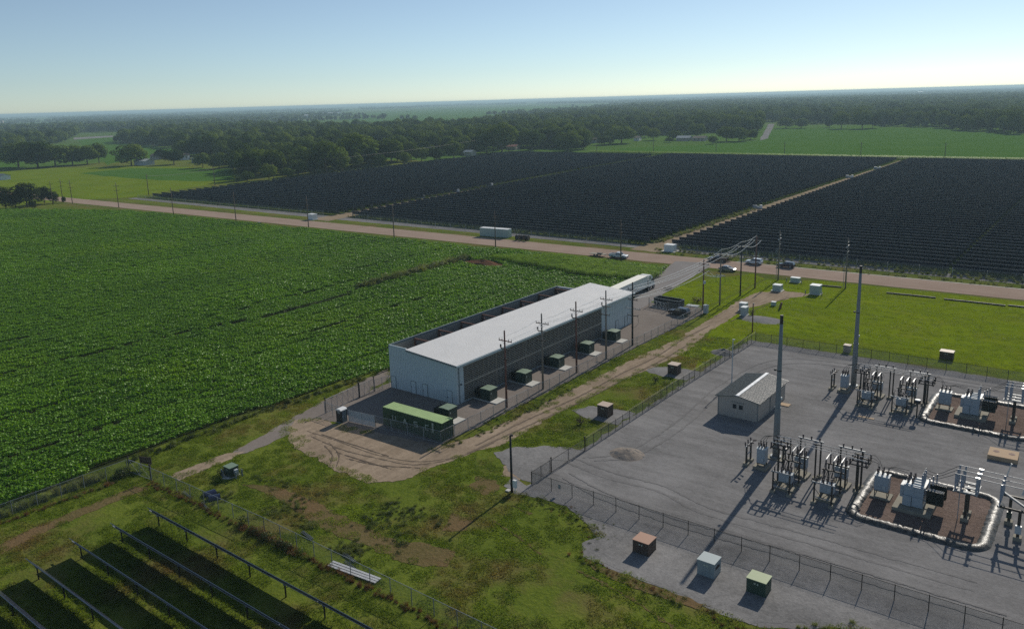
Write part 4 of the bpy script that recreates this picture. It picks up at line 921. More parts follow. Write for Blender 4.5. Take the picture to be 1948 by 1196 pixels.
# articulated lorry
tx, ty_ = -95.35, 169.3
t = thing('articulated_lorry', 'white articulated lorry with long box trailer parked behind the warehouse', 'lorry', (tx, ty_, .06), math.radians(93))
mb = MB(); mb.box(-8.1, 8.1, -1.28, 1.28, 1.15, 4.05)
for i in range(26):
    x = -7.9+i*.62; mb.box(x, x+.03, -1.30, -1.28, 1.2, 4.0)
mb.build('trailer_box', M['white'], t); MB().box(-8.12, 8.12, -1.3, 1.3, 4.05, 4.09).build('trailer_roof', mat('lorry_roof', (.9, .87, .76), .5, var=.05), t)
MB().box(-7.6, 7.8, -1.0, 1.0, .95, 1.15).build('chassis', M['black'], t)
b = MB()
for s in (-1, 1): b.box(-3, 3.4, s*1.2-.02, s*1.2+.02, .45, 1.14)
b.build('side_skirt', M['black'], t)
MB().box(8.15, 8.95, -1.0, 1.0, .95, 2.6).build('fifth_wheel_gap', M['black'], t)
b = MB(); b.prism([(9.0, .95), (10.9, .95), (12.45, .95), (12.6, 1.35), (12.45, 1.8), (11.75, 2.05), (11.45, 2.9), (11.05, 3.55), (10.5, 3.9), (9.0, 4.0)], 'y', -1.2, 1.2); b.build('cab', M['white'], t)
b = MB(); b.add([(11.78, -1.08, 2.08), (11.78, 1.08, 2.08), (11.47, 1.05, 2.88), (11.47, -1.05, 2.88)], [(0, 1, 2, 3)]); b.build('windscreen', M['glass'], t)
for s in (-1, 1):
    b = MB(); b.box(10.55, 11.4, s*1.21-.012, s*1.21+.012, 2.05, 2.85); b.build('side_window', M['glass'], t)
    MB().box(9.5, 10.1, s*1.21-.012, s*1.21+.012, 2.9, 3.5).build('side_window', M['glass'], t); MB().box(9.5, 10.1, s*1.21-.012, s*1.21+.012, 1.5, 2.1).build('locker_door', M['trim'], t)
    MB().box(11.4, 11.55, s*1.42-.12, s*1.42+.12, 1.9, 2.7).build('mirror', M['black'], t)
    MB().box(12.5, 12.62, s*.9-.2, s*.9+.2, 1.15, 1.4).build('headlight', M['white'], t)
MB().box(12.4, 12.7, -1.2, 1.2, .4, .95).build('bumper', M['trim'], t); MB().box(8.2, 12.6, -.7, .7, .6, .95).build('tractor_frame', M['black'], t)
wheelset(t, [(x, s*1.08) for x in (-6.6, -5.3, 8.9, 10.0, 12.0) for s in (-1, 1)], .5, .35)
# ------------------------------------------------------------------ substation
OFFS = (0.9, 34.5)
def both(root, near, far):
    root['label'] = near; dup(root, (root.location.x+OFFS[0], root.location.y+OFFS[1], root.location.z), None, far); return root
def footing(t, spots, s=.35, h=.35):
    for x, y in spots: MB().box(x-s, x+s, y-s, y+s, -.02, h).build('footing', M['concrete_d'], t)
SG = 'substation switchgear'
Z0 = .035
# small arrester stand
t = thing('arrester_stand', '', 'arrester stand', (-36.85, 97.2, Z0), 0, SG)
for y in (0, 1.5): MB().beam((0, y, 0), (0, y, 2.7), .2, .2).build('column', M['steel_d'], t)
MB().beam((0, 0, 1.45), (0, 1.5, 1.45), .1).build('brace', M['galv'], t)
MB().beam((0, -.35, 2.72), (0, 1.85, 2.72), .14).build('crossbeam', M['galv'], t)
for y in (-.2, .75, 1.7):
    MB().insul((-.1, y, 2.78), (-.15, y, 3.3), .12, 7, 3).build('insulator', M['insul'], t); MB().insul((.15, y, 2.9), (.65, y, 3.05), .13, 7, 3).build('insulator', M['insul'], t)
footing(t, [(0, 0), (0, 1.5)])
both(t, 'dark two post arrester stand at the left end of the nearer switchgear row', 'dark two post arrester stand at the left end of the farther switchgear row')
def breaker(loc, w, d, z0, z1, bush=3, pad=.4, name='circuit_breaker', rows=2):
    t = thing(name, '', 'circuit breaker', loc, 0, SG)
    MB().box(-w/2-.35, w/2+.35, -d/2-.35, d/2+.35, -.02, pad).build('concrete_plinth', M['concrete_d'], t)
    b = MB()
    for x in (-w/2+.1, w/2-.1):
        for y in (-d/2+.1, d/2-.1): b.beam((x, y, pad), (x, y, z0), .09)
    b.beam((-w/2, -d/2+.1, z0-.1), (w/2, -d/2+.1, z0-.1), .08); b.build('leg_frame', M['steel_d'], t)
    b = MB(); b.box(-w/2, w/2, -d/2, d/2, z0, z1); b.box(-w/2+.08, w/2-.08, -d/2-.015, -d/2, z0+.1, z1-.15); b.build('tank', M['tank'], t)
    b = MB(); b.prism([(-d/2-.06, z1), (d/2+.06, z1), (d/2+.06, z1+.06), (0, z1+.16), (-d/2-.06, z1+.06)], 'x', -w/2-.06, w/2+.06); b.build('lid', M['cab_l'], t)
    for r_ in range(rows):
        for i in range(bush):
            x = (i-(bush-1)/2)*w*.34; y = (-.25 if r_ == 0 else .25)*d if rows == 2 else 0; s = -.12 if r_ == 0 else .12
            MB().insul((x, y, z1+.1), (x, y+s, z1+.85), .11, 7, 3).build('bushing', M['insul'], t)
            MB().tube([(x, y, z1+.05), (x, y, z1+.18)], .14, 8).build('turret', M['white'], t)
    MB().cbox(w*.2, -d/2-.07, z0+.3, .3, .12, .5).build('control_box', M['cab'], t)
    return t
t = breaker((-34.85, 97.55, Z0), 1.1, 1.1, .85, 2.8); both(t, 'tall pale grey breaker cabinet beside the arrester stand, nearer row', 'tall pale grey breaker cabinet beside the arrester stand, farther row')
def bus_support(loc, posts, plat, zp, x0, x1, y0, y1, ins='insul'):
    t = thing('bus_support', '', 'bus support', loc, 0, SG)
    for x, y in posts: MB().beam((x, y, 0), (x, y, zp), .2, .2).build('column', M['steel_d'], t)
    b = MB()
    for y in (y0, (y0+y1)/2, y1): b.beam((x0, y, zp+.06), (x1, y, zp+.06), .13)
    for x in (x0, x1): b.beam((x, y0, zp-.06), (x, y1, zp-.06), .13)
    b.build('platform', M['steel_d'], t)
    for y in (y0+.05, (y0+y1)/2, y1-.05):
        for x in (x0+.1, (x0+x1)/2, x1-.1): MB().insul((x, y, zp+.12), (x, y, zp+.75), .13, 7, 3).build('insulator', M[ins], t)
        b = MB(); b.tube([(x0+.1, y, zp+.8), (x1-.1, y, zp+.8)], .045, 5); b.build('contact_bar', M['alu'], t)
    footing(t, posts)
    return t
t = bus_support((-31.7, 94.6, Z0), [(0, 0), (.15, 1.25)], None, 4.65, -1.0, .9, -.3, 2.0)
both(t, 'tall two post bus support with a dark insulator platform beside the mast, nearer row', 'tall two post bus support with a dark insulator platform beside the mast, farther row')
def bay(x0, near, far, wd):
    # front portal, mid frame with switch blades, rear portal
    t = thing('switchgear_bay', '', 'switch frame', (x0, 91.85, Z0), 0, SG)
    for x, y, h in ((0, 0, 2.75), (2.05, 0, 2.75), (.1, 3.4, 3.0), (2.05, 3.5, 3.0), (.1, 5.3, 3.0), (2.1, 5.4, 3.0), (.9, 7.3, 4.75), (3.2, 6.2, 4.75), (3.5, 7.2, 4.75)):
        MB().beam((x, y, 0), (x, y, h), .17, .17).build('column', M['steel_d'], t)
    for a, b_, w in (((-.3, 0, 2.78), (2.35, 0, 2.78), .15), ((-.2, 3.45, 3.05), (2.4, 3.45, 3.05), .15), ((-.2, 5.35, 3.05), (2.5, 5.35, 3.05), .15), ((.6, 7.25, 4.8), (3.8, 7.25, 4.8), .15), ((2.9, 6.2, 4.8), (3.6, 6.2, 4.8), .13), ((0, 0, .9), (2.05, 0, .9), .08)):
        MB().beam(a, b_, w).build('crossbeam', M['galv' if a[1] in (0, 7.25) else 'steel_d'], t)
    MB().beam((0, 0, 2.0), (.95, 0, .9), .05).build('brace', M['steel_d'], t); MB().beam((2.05, 0, 2.0), (.95, 0, .9), .05).build('brace', M['steel_d'], t)
    for y in (3.45, 5.35): MB().beam((.1, 3.4, 1.4), (.1, 5.4, 2.6), .06).build('brace', M['steel_d'], t)
    for k, x in enumerate((.15, 1.05, 1.95)):
        MB().insul((x, 0, 2.86), (x, 0, 3.4), .11, 7, 3).build('insulator', M['insul'], t)
        MB().insul((x+.1, 3.45, 3.12), (x+.1, 3.45, 4.3), .12, 7, 5).build('insulator', M['insul'], t)
        MB().insul((x+.1, 5.35, 3.12), (x+.1, 5.35, 4.3), .12, 7, 5).build('insulator', M['insul'], t)
        MB().insul((x+.1, 3.3, 2.95), (x+.05, 2.9, 2.3), .11, 7, 3).build('insulator', M['insul'], t)
        b = MB(); b.beam((x+.1, 3.3, 4.4), (x+.1, 4.85, 4.5), .11, .07); b.build('switch_blade', M['alu'], t)
        b = MB(); b.beam((x+.1, 5.1, 4.4), (x+.1, 5.7, 4.4), .12, .1); b.build('contact', M['galv'], t)
        MB().insul((1.2+k*1.05, 7.25, 4.87), (1.2+k*1.05, 7.25, 5.3), .13, 7, 2).build('insulator', M['insul'], t)
        for cp in ([(x, 0, 3.4), (x+.03, .7, 3.55), (x+.05, 1.3, 3.1)], [(x+.1, 1.95, 3.05), (x+.1, 2.8, 3.6), (x+.1, 3.4, 4.35)], [(x+.1, 5.6, 4.4), (x+.1, 5.3, 5.1), (x+.1, 3.55+k*.75, 5.4)], [(x+.1, 5.5, 4.35), (x+.2, 6.3, 3.8), (x+.25, 6.7, 3.2)]): MB().tube(cp, .03, 4).build('cable', M['wire_d'], t)
    footing(t, [(0, 0), (2.05, 0), (.1, 3.4), (2.05, 3.5), (2.1, 5.4), (.9, 7.3), (3.2, 6.2), (3.5, 7.2)], .28, .3)
    both(t, f'dark steel switch frame with white blades, {wd} of two in the nearer row', f'dark steel switch frame with white blades, {wd} of two in the farther row')
    t = breaker((x0+1.05, 93.55, Z0), 1.55, 1.0, 1.05, 2.1, 3, .3); both(t, f'pale grey breaker under the front beam of the {wd} switch frame, nearer row', f'pale grey breaker under the front beam of the {wd} switch frame, farther row')
    t = breaker((x0+1.35, 98.3, Z0), 1.5, .9, 1.2, 2.5, 3, .3); both(t, f'pale grey breaker at the back of the {wd} switch frame, nearer row', f'pale grey breaker at the back of the {wd} switch frame, farther row')
bay(-31.35, 0, 0, 'left'); bay(-26.35, 0, 0, 'right')
for k, y in enumerate((95.4, 96.1, 96.9)):
    mb = MB(); mb.tube([(0, 0, 0), (8.6, 0, 0)], .036, 6); o = mb.build('bus_tube', M['galv'], None, (-31.6, y, 5.45))
    tag(o, f"long bright bus tube above the nearer switch frames, {('front', 'middle', 'back')[k]} one", 'bus tube', 'bus tubes')
    dup(o, (-31.6+OFFS[0], y+OFFS[1], 5.45), None, f"long bright bus tube above the farther switch frames, {('front', 'middle', 'back')[k]} one")
    pts = smooth_path3 = [(-34.9+(k-1)*.35, 97.8, 3.75), (-34.3+(k-1)*.2, 97.4, 4.7), (-33.2, 96.6, 5.3), (-32.2, y, 5.5)]
    mb = MB(); mb.tube([Vector(p)-Vector(pts[0]) for p in pts], .03, 5); o = mb.build('jumper_cable', M['wire_d'], None, pts[0]); tag(o, f"black looping jumper from the left breaker cabinet to the nearer bus, {('front', 'middle', 'back')[k]} one", 'cable', 'jumper cables')
    dup(o, (pts[0][0]+OFFS[0], pts[0][1]+OFFS[1], pts[0][2]), None, f"black looping jumper from the left breaker cabinet to the farther bus, {('front', 'middle', 'back')[k]} one")
    y2 = 97.2+k*.9; pts = [(-22.0, y2, 4.65), (-21.3, y2-.1, 4.75), (-20.7, 98-.4*(1-k), 4.45), (-20.45+(k-1)*.25, 97.85, 3.75)]
    mb = MB(); mb.tube([Vector(p)-Vector(pts[0]) for p in pts], .03, 5); o = mb.build('jumper_cable', M['wire_d'], None, pts[0]); tag(o, f"black jumper drooping from the right bus support to the basin breaker, nearer row, {('front', 'middle', 'back')[k]} one", 'cable', 'jumper cables')
    dup(o, (pts[0][0]+OFFS[0], pts[0][1]+OFFS[1], pts[0][2]), None, f"black jumper drooping from the right bus support to the basin breaker, farther row, {('front', 'middle', 'back')[k]} one")
    pts = [(-20.0+(k-1)*.2, 98.3, 3.8), (-19.0, 98.0+k*.3, 4.0), (-17.4, 97.2+k*.75, 3.95)]
    mb = MB(); mb.tube([Vector(p)-Vector(pts[0]) for p in pts], .03, 5); o = mb.build('jumper_cable', M['wire_d'], None, pts[0]); tag(o, f"black jumper from the basin breaker to the transformer, nearer basin, {('front', 'middle', 'back')[k]} one", 'cable', 'jumper cables')
    dup(o, (pts[0][0]+OFFS[0], pts[0][1]+OFFS[1], pts[0][2]), None, f"black jumper from the basin breaker to the transformer, farther basin, {('front', 'middle', 'back')[k]} one")
    pts = [(-15.6, 97.3+k*.8, 4.45), (-14.4, 97.3+k*.8, 4.3), (-13.3, 97.2+k*1.1, 4.9), (-12.4, 97.0+k*1.3, 5.55)]
    mb = MB(); mb.tube([Vector(p)-Vector(pts[0]) for p in smooth_path(pts, 5)], .03, 5); o = mb.build('jumper_cable', M['wire_d'], None, pts[0]); tag(o, f"black jumper rising from the transformer bushings to the switch tower, nearer basin, {('front', 'middle', 'back')[k]} one", 'cable', 'jumper cables')
    dup(o, (pts[0][0]+OFFS[0], pts[0][1]+OFFS[1], pts[0][2]), None, f"black jumper rising from the transformer bushings to the switch tower, farther basin, {('front', 'middle', 'back')[k]} one")
    mb = MB(); mb.tube([(0, 0, 0), (16, 0, 0)], .045, 6); yb = 97.0+k*1.3; o = mb.build('bus_tube', M['galv'], None, (-10.3, yb, 5.6)); tag(o, f"bright bus tube running right from the nearer switch tower, {('front', 'middle', 'back')[k]} one", 'bus tube', 'bus tubes')
    dup(o, (-10.3+OFFS[0], yb+OFFS[1], 5.6), None, f"bright bus tube running right from the farther switch tower, {('front', 'middle', 'back')[k]} one")
t = bus_support((-22.8, 97.2, Z0), [(0, 0), (0, 1.7)], None, 3.75, -1.05, 1.0, -.25, 2.1)
both(t, 'two post bus support with a dark insulator platform left of the basin, nearer row', 'two post bus support with a dark insulator platform left of the basin, farther row')
t = breaker((-20.15, 98.0, Z0), 1.6, 1.15, 1.0, 2.85, 3, .25); both(t, 'wide pale grey breaker cabinet standing inside the nearer lined basin', 'wide pale grey breaker cabinet standing inside the farther lined basin')
# lined basin
def rrect(x0, x1, y0, y1, r, n=9, seg=1.0):
    out = []
    for cx, cy, a0 in ((x1-r, y0+r, -90), (x1-r, y1-r, 0), (x0+r, y1-r, 90), (x0+r, y0+r, 180)):
        for i in range(n+1): a = R_(a0+90*i/n); out.append((cx+r*math.cos(a), cy+r*math.sin(a)))
    dense = []
    for i, p in enumerate(out):
        q = out[(i+1) % len(out)]; d = math.hypot(q[0]-p[0], q[1]-p[1]); k = max(1, int(d/.16))
        for j in range(k): dense.append((p[0]+(q[0]-p[0])*j/k, p[1]+(q[1]-p[1])*j/k))
    return dense
def basin(x0, x1, y0, y1):
    t = thing('lined_basin', '', 'basin', ((x0+x1)/2, (y0+y1)/2, 0), 0, 'transformer basins')
    ox, oy = t.location.x, t.location.y
    path = rrect(x0, x1, y0, y1, 1.7); n = len(path); prof = [(-.80, .02), (-.62, .20), (-.42, .35), (-.15, .44), (.12, .43), (.36, .32), (.56, .15), (.64, .05)]
    vs = []; fs = []; k = len(prof)
    for i, p in enumerate(path):
        a = path[i-1]; b = path[(i+1) % n]; d = Vector((b[0]-a[0], b[1]-a[1])).normalized(); nn = Vector((-d.y, d.x))   # inward
        for j, (u, z) in enumerate(prof):
            w = mnoise.noise(Vector((p[0]*2.6, p[1]*2.6, j*.5)))*.10 + mnoise.noise(Vector((p[0]*7, p[1]*7, j*.9)))*.05
            uu = u+w*(.3+.7*(j in (0, 1, 5, 6)))
            vs.append((p[0]+nn.x*uu-ox, p[1]+nn.y*uu-oy, max(.02, z+w*.9)))
    for i in range(n):
        for j in range(k-1): fs.append((i*k+j, ((i+1) % n)*k+j, ((i+1) % n)*k+j+1, i*k+j+1))
    mb = MB(); mb.add(vs, fs); mb.build('liner_berm', M['liner'], t, smooth=True)
    inner = rrect(x0+.5, x1-.5, y0+.5, y1-.5, 1.4); mb = MB(); mb.add([(p[0]-ox, p[1]-oy, .09) for p in inner], [tuple(range(len(inner)))]); mb.build('gravel_bed', M['brown_gravel'], t)
    return t
t = basin(-22.1, -8.6, 91.3, 104.9); both(t, 'black plastic lined basin of brown gravel round the nearer transformer', 'black plastic lined basin of brown gravel round the farther transformer')
# power transformer
t = thing('power_transformer', '', 'transformer', (-16.4, 97.6, .09), 0, 'substation transformers')
MB().box(-2.0, 2.1, -2.3, 1.9, 0, .42).build('concrete_plinth', M['concrete_d'], t)
b = MB(); b.box(-1.05, 1.05, -1.1, 1.6, .45, 2.95)
b.box(-1.12, -.2, -1.32, -1.1, .5, 1.75); b.box(-.12, 1.0, -1.22, -1.1, .55, 1.7); b.box(-1.08, 1.08, -1.14, 1.64, 1.8, 1.9); b.box(-1.1, 1.1, -1.16, 1.66, 2.9, 3.0); b.box(-.02, .04, -1.14, -1.1, 1.9, 2.9); b.box(-1.1, 1.1, -1.13, -1.1, 2.35, 2.41)
b.build('tank', M['tank'], t)
MB().box(-1.5, -1.06, -.9, .6, 1.3, 2.75).build('side_cabinet', M['tank'], t)
b = MB(); b.box(-.95, .95, -.9, 1.4, 3.0, 3.1); 
for y in (-.5, .2, .9): b.tube([(-.3, y, 3.15), (.6, y, 3.15)], .1, 7)
b.build('top_cover', M['cab_l'], t)
for s, (x, y0, z0, z1) in enumerate(((1.35, -.95, 1.35, 2.95), (1.35, .95, 1.35, 3.0))):
    b = MB()
    for i in range(9): b.box(x, x+1.75, y0-.3+i*.085, y0-.27+i*.085, z0, z1)
    b.box(x+.02, x+1.73, y0-.26, y0+.40, z0+.04, z1-.06)
    b.build('radiator', M['fin'], t)
    b = MB()
    for i in range(4): b.tube([(x+.05, y0-.2+i*.17, z1+.05), (x+1.7, y0-.2+i*.17, z1+.05)], .03, 5)
    b.tube([(1.05, y0, z1-.15), (x+.1, y0, z1-.15)], .08, 6); b.tube([(1.05, y0, z0+.15), (x+.1, y0, z0+.15)], .08, 6); b.build('header_pipe', M['galv'], t)
for k in range(3):
    y = -.4+k*.8
    MB().insul((.72, y, 3.05), (.72, y, 4.35), .15, 9, 7).build('bushing', M['insul_g'], t); MB().tube([(.72, y, 4.35), (.72, y, 4.6)], .05, 5).build('terminal', M['galv'], t)
    MB().insul((1.5+.25*k, y-.3, 3.1), (1.5+.25*k, y-.3, 4.3), .1, 7, 7).build('arrester', M['insul_g'], t)
    for q in (0, .5):
        MB().insul((-.75+q, y-.1, 3.02), (-.85+q, y-.15, 3.75), .15, 7, 3).build('bushing', M['insul'], t)
MB().tube([(-.35, -1.12, 2.65), (-.35, -1.12, 2.72)], .12, 8).build('gauge', M['white'], t)
b = MB(); b.beam((1.05, -1.0, 3.02), (1.05, 1.6, 3.02), .25, .12); b.build('lifting_beam', M['galv'], t)
both(t, 'pale grey power transformer with black radiators in the nearer lined basin', 'pale grey power transformer with black radiators in the farther lined basin')
# switch tower
t = thing('switch_tower', '', 'switch tower', (-11.1, 97.3, .09), 0, SG)
for y in (0, 1.7): MB().beam((0, y, 0), (0, y, 3.5), .28, .28).build('column', M['steel_d'], t)
footing(t, [(0, 0), (0, 1.7)], .4, .4); MB().tube([(-.7, -.2, 0), (-.7, -.2, 3.5)], .05, 5).build('operating_rod', M['galv'], t)
b = MB()
for y in (-.3, 1.0, 2.3):
    for dy in (-.14, .14): b.beam((-1.3, y+dy, 3.6), (1.0, y+dy, 3.6), .12, .16)
for x in (-1.3, -.1, 1.0): b.beam((x, -.5, 3.46), (x, 2.5, 3.46), .14)
b.build('platform', M['galv'], t)
for y in (-.3, 1.0, 2.3):
    for x in (-1.2, -.6, .9): MB().insul((x, y, 3.7), (x, y, 5.5), .12, 8, 9).build('insulator', M['insul_g'], t)
    MB().tube([(-1.3, y, 5.55), (.9, y, 5.55)], .05, 6).build('switch_blade', M['galv'], t); MB().cbox(.95, y, 5.42, .45, .3, .22).build('contact', M['alu'], t)
both(t, 'steel switch tower with upright grey insulators at the right of the nearer basin', 'steel switch tower with upright grey insulators at the right of the farther basin')
# disconnect structure at the right edge
t = thing('disconnect_structure', '', 'disconnector', (-7.0, 97.0, Z0), 0, SG)
for x, y, h in ((.0, 2.3, 3.3), (1.2, -1.0, 3.3), (4.2, 2.3, 3.3), (4.4, -1.0, 3.3)): MB().beam((x, y, 0), (x, y, h), .3, .3).build('column', M['steel_d'], t)
for y in (-1.0, 2.3): MB().beam((-1.0, y, 3.4), (6.0, y, 3.4), .22).build('crossbeam', M['steel_d'], t)
for x in (-.8, 2.4, 5.4): MB().beam((x, -1.5, 3.55), (x, 3.0, 3.55), .16).build('crossbeam', M['galv'], t)
for k, y in enumerate((0, 1.3, 2.6)):
    for x in (-.8, 2.4, 5.2): MB().insul((x, y, 3.65), (x, y, 5.5), .16, 8, 8).build('insulator', M['insul_g'], t)
MB().beam((-.75, 2.9, 5.2), (-.35, 2.9, 7.0), .14).build('switch_blade', M['alu'], t); MB().beam((1.1, 1.0, 4.4), (1.6, 1.5, 6.2), .14).build('switch_blade', M['alu'], t); MB().beam((-.9, 2.0, 3.9), (1.9, .2, 3.2), .2).build('blade_arm', M['galv'], t)
MB().cbox(1.2, -1.25, .9, .6, .35, .9).build('control_box', M['cab'], t); MB().cbox(.0, 2.0, .9, .5, .35, .7).build('control_box', M['tgreen'], t)
footing(t, [(.0, 2.3), (1.2, -1.0), (4.2, 2.3), (4.4, -1.0)], .4, .45)
both(t, 'tall disconnect structure at the right edge beyond the nearer basin', 'tall disconnect structure at the right edge beyond the farther basin')
t = thing('concrete_foundation', 'ochre concrete foundation block with two round stains between the basins', 'foundation', (-9.75, 118.3, .03), .03); b = MB().box(-1.7, 1.7, -1.5, 1.5, 0, .6); b.build('block', M['concrete_o'], t)
for x in (-.85, .95): MB().tube([(x, .2, .6), (x, .2, .612)], .38, 14).build('anchor_hole', M['rust'], t)
tag(MB().box(-1.2, 1.2, -.3, .3, 0, .05).build('paving_slab', M['concrete_o'], None, (-28.2, 122.5, .04)), 'small pale slab on the gravel before the farther switch frames', 'slab')
t = thing('valve_stand', 'short black post with round white cap left of the farther lined basin', 'post', (-22.0, 126.6, .03)); MB().tube([(0, 0, 0), (0, 0, 2.6)], .1, 8).build('post', M['black'], t); MB().tube([(0, 0, 2.3), (0, 0, 2.8)], .42, 12).build('cap', M['black'], t); MB().tube([(0, 0, 2.8), (0, 0, 2.88)], .4, 12).build('lid', M['white'], t)
# control shed
t = thing('control_shed', 'beige control shed with a ribbed gable roof and two small windows', 'shed', (-47.2, 111.9, .03), -.01)
b = MB(); b.prism([(0, 0), (6.3, 0), (6.3, 2.95), (3.15, 3.55), (0, 2.95)], 'y', 0, 11.6)
for i in range(18): b.box(.15+i*.35, .18+i*.35, -.012, 0, .05, 2.9)
for i in range(30): b.box(6.3, 6.312, .2+i*.385, .23+i*.385, .05, 2.85)
b.build('wall', M['beige'], t)
zz = lambda x: 3.08+.6*(1-abs(x-3.15)/3.5)
for s, m in ((-1, 'shroof'), (1, 'shroof')):
    b = MB(); xa, xb = (3.15, 3.15+s*3.55)
    b.add([(xa, -.35, zz(xa)), (xb, -.35, zz(xb)), (xb, 11.95, zz(xb)), (xa, 11.95, zz(xa)), (xa, -.35, zz(xa)-.1), (xb, -.35, zz(xb)-.1), (xb, 11.95, zz(xb)-.1), (xa, 11.95, zz(xa)-.1)], [(0, 1, 2, 3), (7, 6, 5, 4), (0, 4, 5, 1), (1, 5, 6, 2), (2, 6, 7, 3), (3, 7, 4, 0)])
    o = b.build('roof', M[m], t)
    b = MB()
    for i in range(31): y = -.3+i*.4; b.beam((xa, y, zz(xa)+.03), (xb, y, zz(xb)+.03), .12, .07)
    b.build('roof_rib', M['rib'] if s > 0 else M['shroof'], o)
b = MB(); b.beam((3.15, -.4, zz(3.15)+.04), (3.15, 12.0, zz(3.15)+.04), .5, .09); b.build('ridge_cap', M['ridge'], t)
for x in (2.35, 3.35):
    o = MB().box(x, x+.6, -.03, -.005, 1.45, 2.15).build('window', M['glass'], t); b = MB(); b.box(x-.06, x, -.04, 0, 1.39, 2.21); b.box(x+.6, x+.66, -.04, 0, 1.39, 2.21); b.box(x, x+.6, -.04, 0, 2.15, 2.21); b.box(x, x+.6, -.04, 0, 1.39, 1.45); b.build('frame', M['beige'], o)
MB().box(2.0, 4.2, -.1, 0, 2.45, 2.5).build('awning', M['trim'], t)
o = MB().box(6.302, 6.34, 8.4, 9.4, .05, 2.2).build('door', M['cab_l'], t); MB().box(6.341, 6.347, 8.65, 9.15, 1.3, 1.95).build('pane', M['glass'], o)
for x in (0, 6.3): MB().box(x-.05, x+.05, -.06, .0, 0, 2.95).build('corner_trim', M['trim'], t)
MB().box(6.3, 6.4, 4.9, 5.0, .1, 2.9).build('downpipe', M['trim'], t)
tag(MB().box(0, 1.6, 0, 1.2, 0, .1).build('doorstep', M['concrete_o'], None, (-40.75, 120.4, .035)), 'pale ochre doorstep slab beside the control shed', 'slab')
# ------------------------------------------------------------------ solar trackers
def panelmat(name, base, frame, px, py, lw=.03, rough=.25):
    m, nt, N, L = nodes(name); tc = nt.nodes.new('ShaderNodeTexCoord').outputs['Object']
    s = nt.nodes.new('ShaderNodeSeparateXYZ'); L(tc, s.inputs[0])
    a = mathn(nt, 'LESS_THAN', mathn(nt, 'FRACT', mathn(nt, 'DIVIDE', s.outputs[0], px)), lw)
    c = mixc(nt, a, base, frame)
    f = noise_n(nt, stretch(nt, tc, .9, 0, 0), .6, 2, .5)
    c = mixc(nt, mathn(nt, 'MULTIPLY', f, .35), c, tuple(min(1, x*1.8) for x in base))
    finish(nt, c, rough, .4); return m
M['pfront'] = panelmat('solar_glass', (.012, .016, .035), (.3, .31, .33), 1.05, 1, .04)
M['pback'] = panelmat('solar_backsheet', (.014, .019, .044), (.05, .063, .10), 1.05, 1, .05, .55)
SA = R_(54)
def tracker_mesh(mb, L_, w, ha, mods=1.05, gaps=()):
    """table along +x from 0 to L_; faces +y and up, tilted"""
    u = Vector((0, math.cos(SA), -math.sin(SA))); nn = Vector((0, math.sin(SA), math.cos(SA)))
    c = Vector((0, 0, ha)); segs = []; x = 0
    for g0, g1 in list(gaps)+[(L_, L_)]:
        if g0 > x+.2: segs.append((x, g0))
        x = g1
    for a, b in segs:
        X = lambda t: Vector((t, 0, 0))
        f = [c+X(a)-u*w/2+nn*.1, c+X(b)-u*w/2+nn*.1, c+X(b)+u*w/2+nn*.1, c+X(a)+u*w/2+nn*.1]; k = [p-nn*.06 for p in f]
        mb.add(f+k, [(0, 3, 2, 1)], 0); mb.add(f+k, [(4, 5, 6, 7)], 1)
        mb.add(f+k, [(0, 1, 5, 4), (1, 2, 6, 5), (2, 3, 7, 6), (3, 0, 4, 7)], 2)
    return u, nn, c, segs
NY0, PITCH, NR = 237.6, 5.52, 67
blocks = (('left', lambda y: -441-(y-235)*.05, lambda y: LX0(y)-4.4), ('middle', lambda y: LX0(y)+4.6, lambda y: LX1(y)-4.2), ('right', lambda y: LX1(y)+4.0, lambda y: 58.0))
for bn, fa, fb in blocks:
    for i in range(NR):
        y = NY0+i*PITCH
        if bn == 'left' and i > 64: break
        a, b = fa(y), fb(y)
        if bn == 'left': a += (mnoise.noise(Vector((0, y*.02, 3)))*4); q = int((b-a)/26); gaps = [(26*k, 26*k+.45) for k in range(1, q+1)]
        elif bn == 'middle': gaps = [(31*k, 31*k+.3) for k in range(1, 5)]
        else: g = -36-a; gaps = [(g-.45, g+.3), (g+46, g+46.5)]
        mb = MB(); u, nn, c, segs = tracker_mesh(mb, b-a, 2.0, 1.55, gaps=[q_ for q_ in gaps if q_[1] < b-a-1])
        for s0, s1 in segs:
            mb.tube([(s0, 0, 1.5), (s1, 0, 1.5)], .06, 5, 2)
            x = s0+.35
            while x < s1: mb.box(x-.06, x+.06, -.05, .05, 0, 1.5, 2); x += 7.2
        e0 = c-u*.97+nn*.13
        for s0, s1 in segs: mb.beam(e0+Vector((s0, 0, 0)), e0+Vector((s1, 0, 0)), .06, .06, 2)
        mb.box(-.1, .05, -.08, .08, 0, 2.0, 2)
        rowname = 'front row' if i == 0 else ('back row' if i == NR-1 else f'{ordn(i+1)} row')
        o = mb.build('solar_tracker', [M['pfront'], M['pback'], M['rail']], None, (a, y, .02), fix=False)
        tag(o, f'dark solar panel row in {bn} block of the far array, {rowname} from the road', 'solar panel row', 'solar tracker rows in the far array')
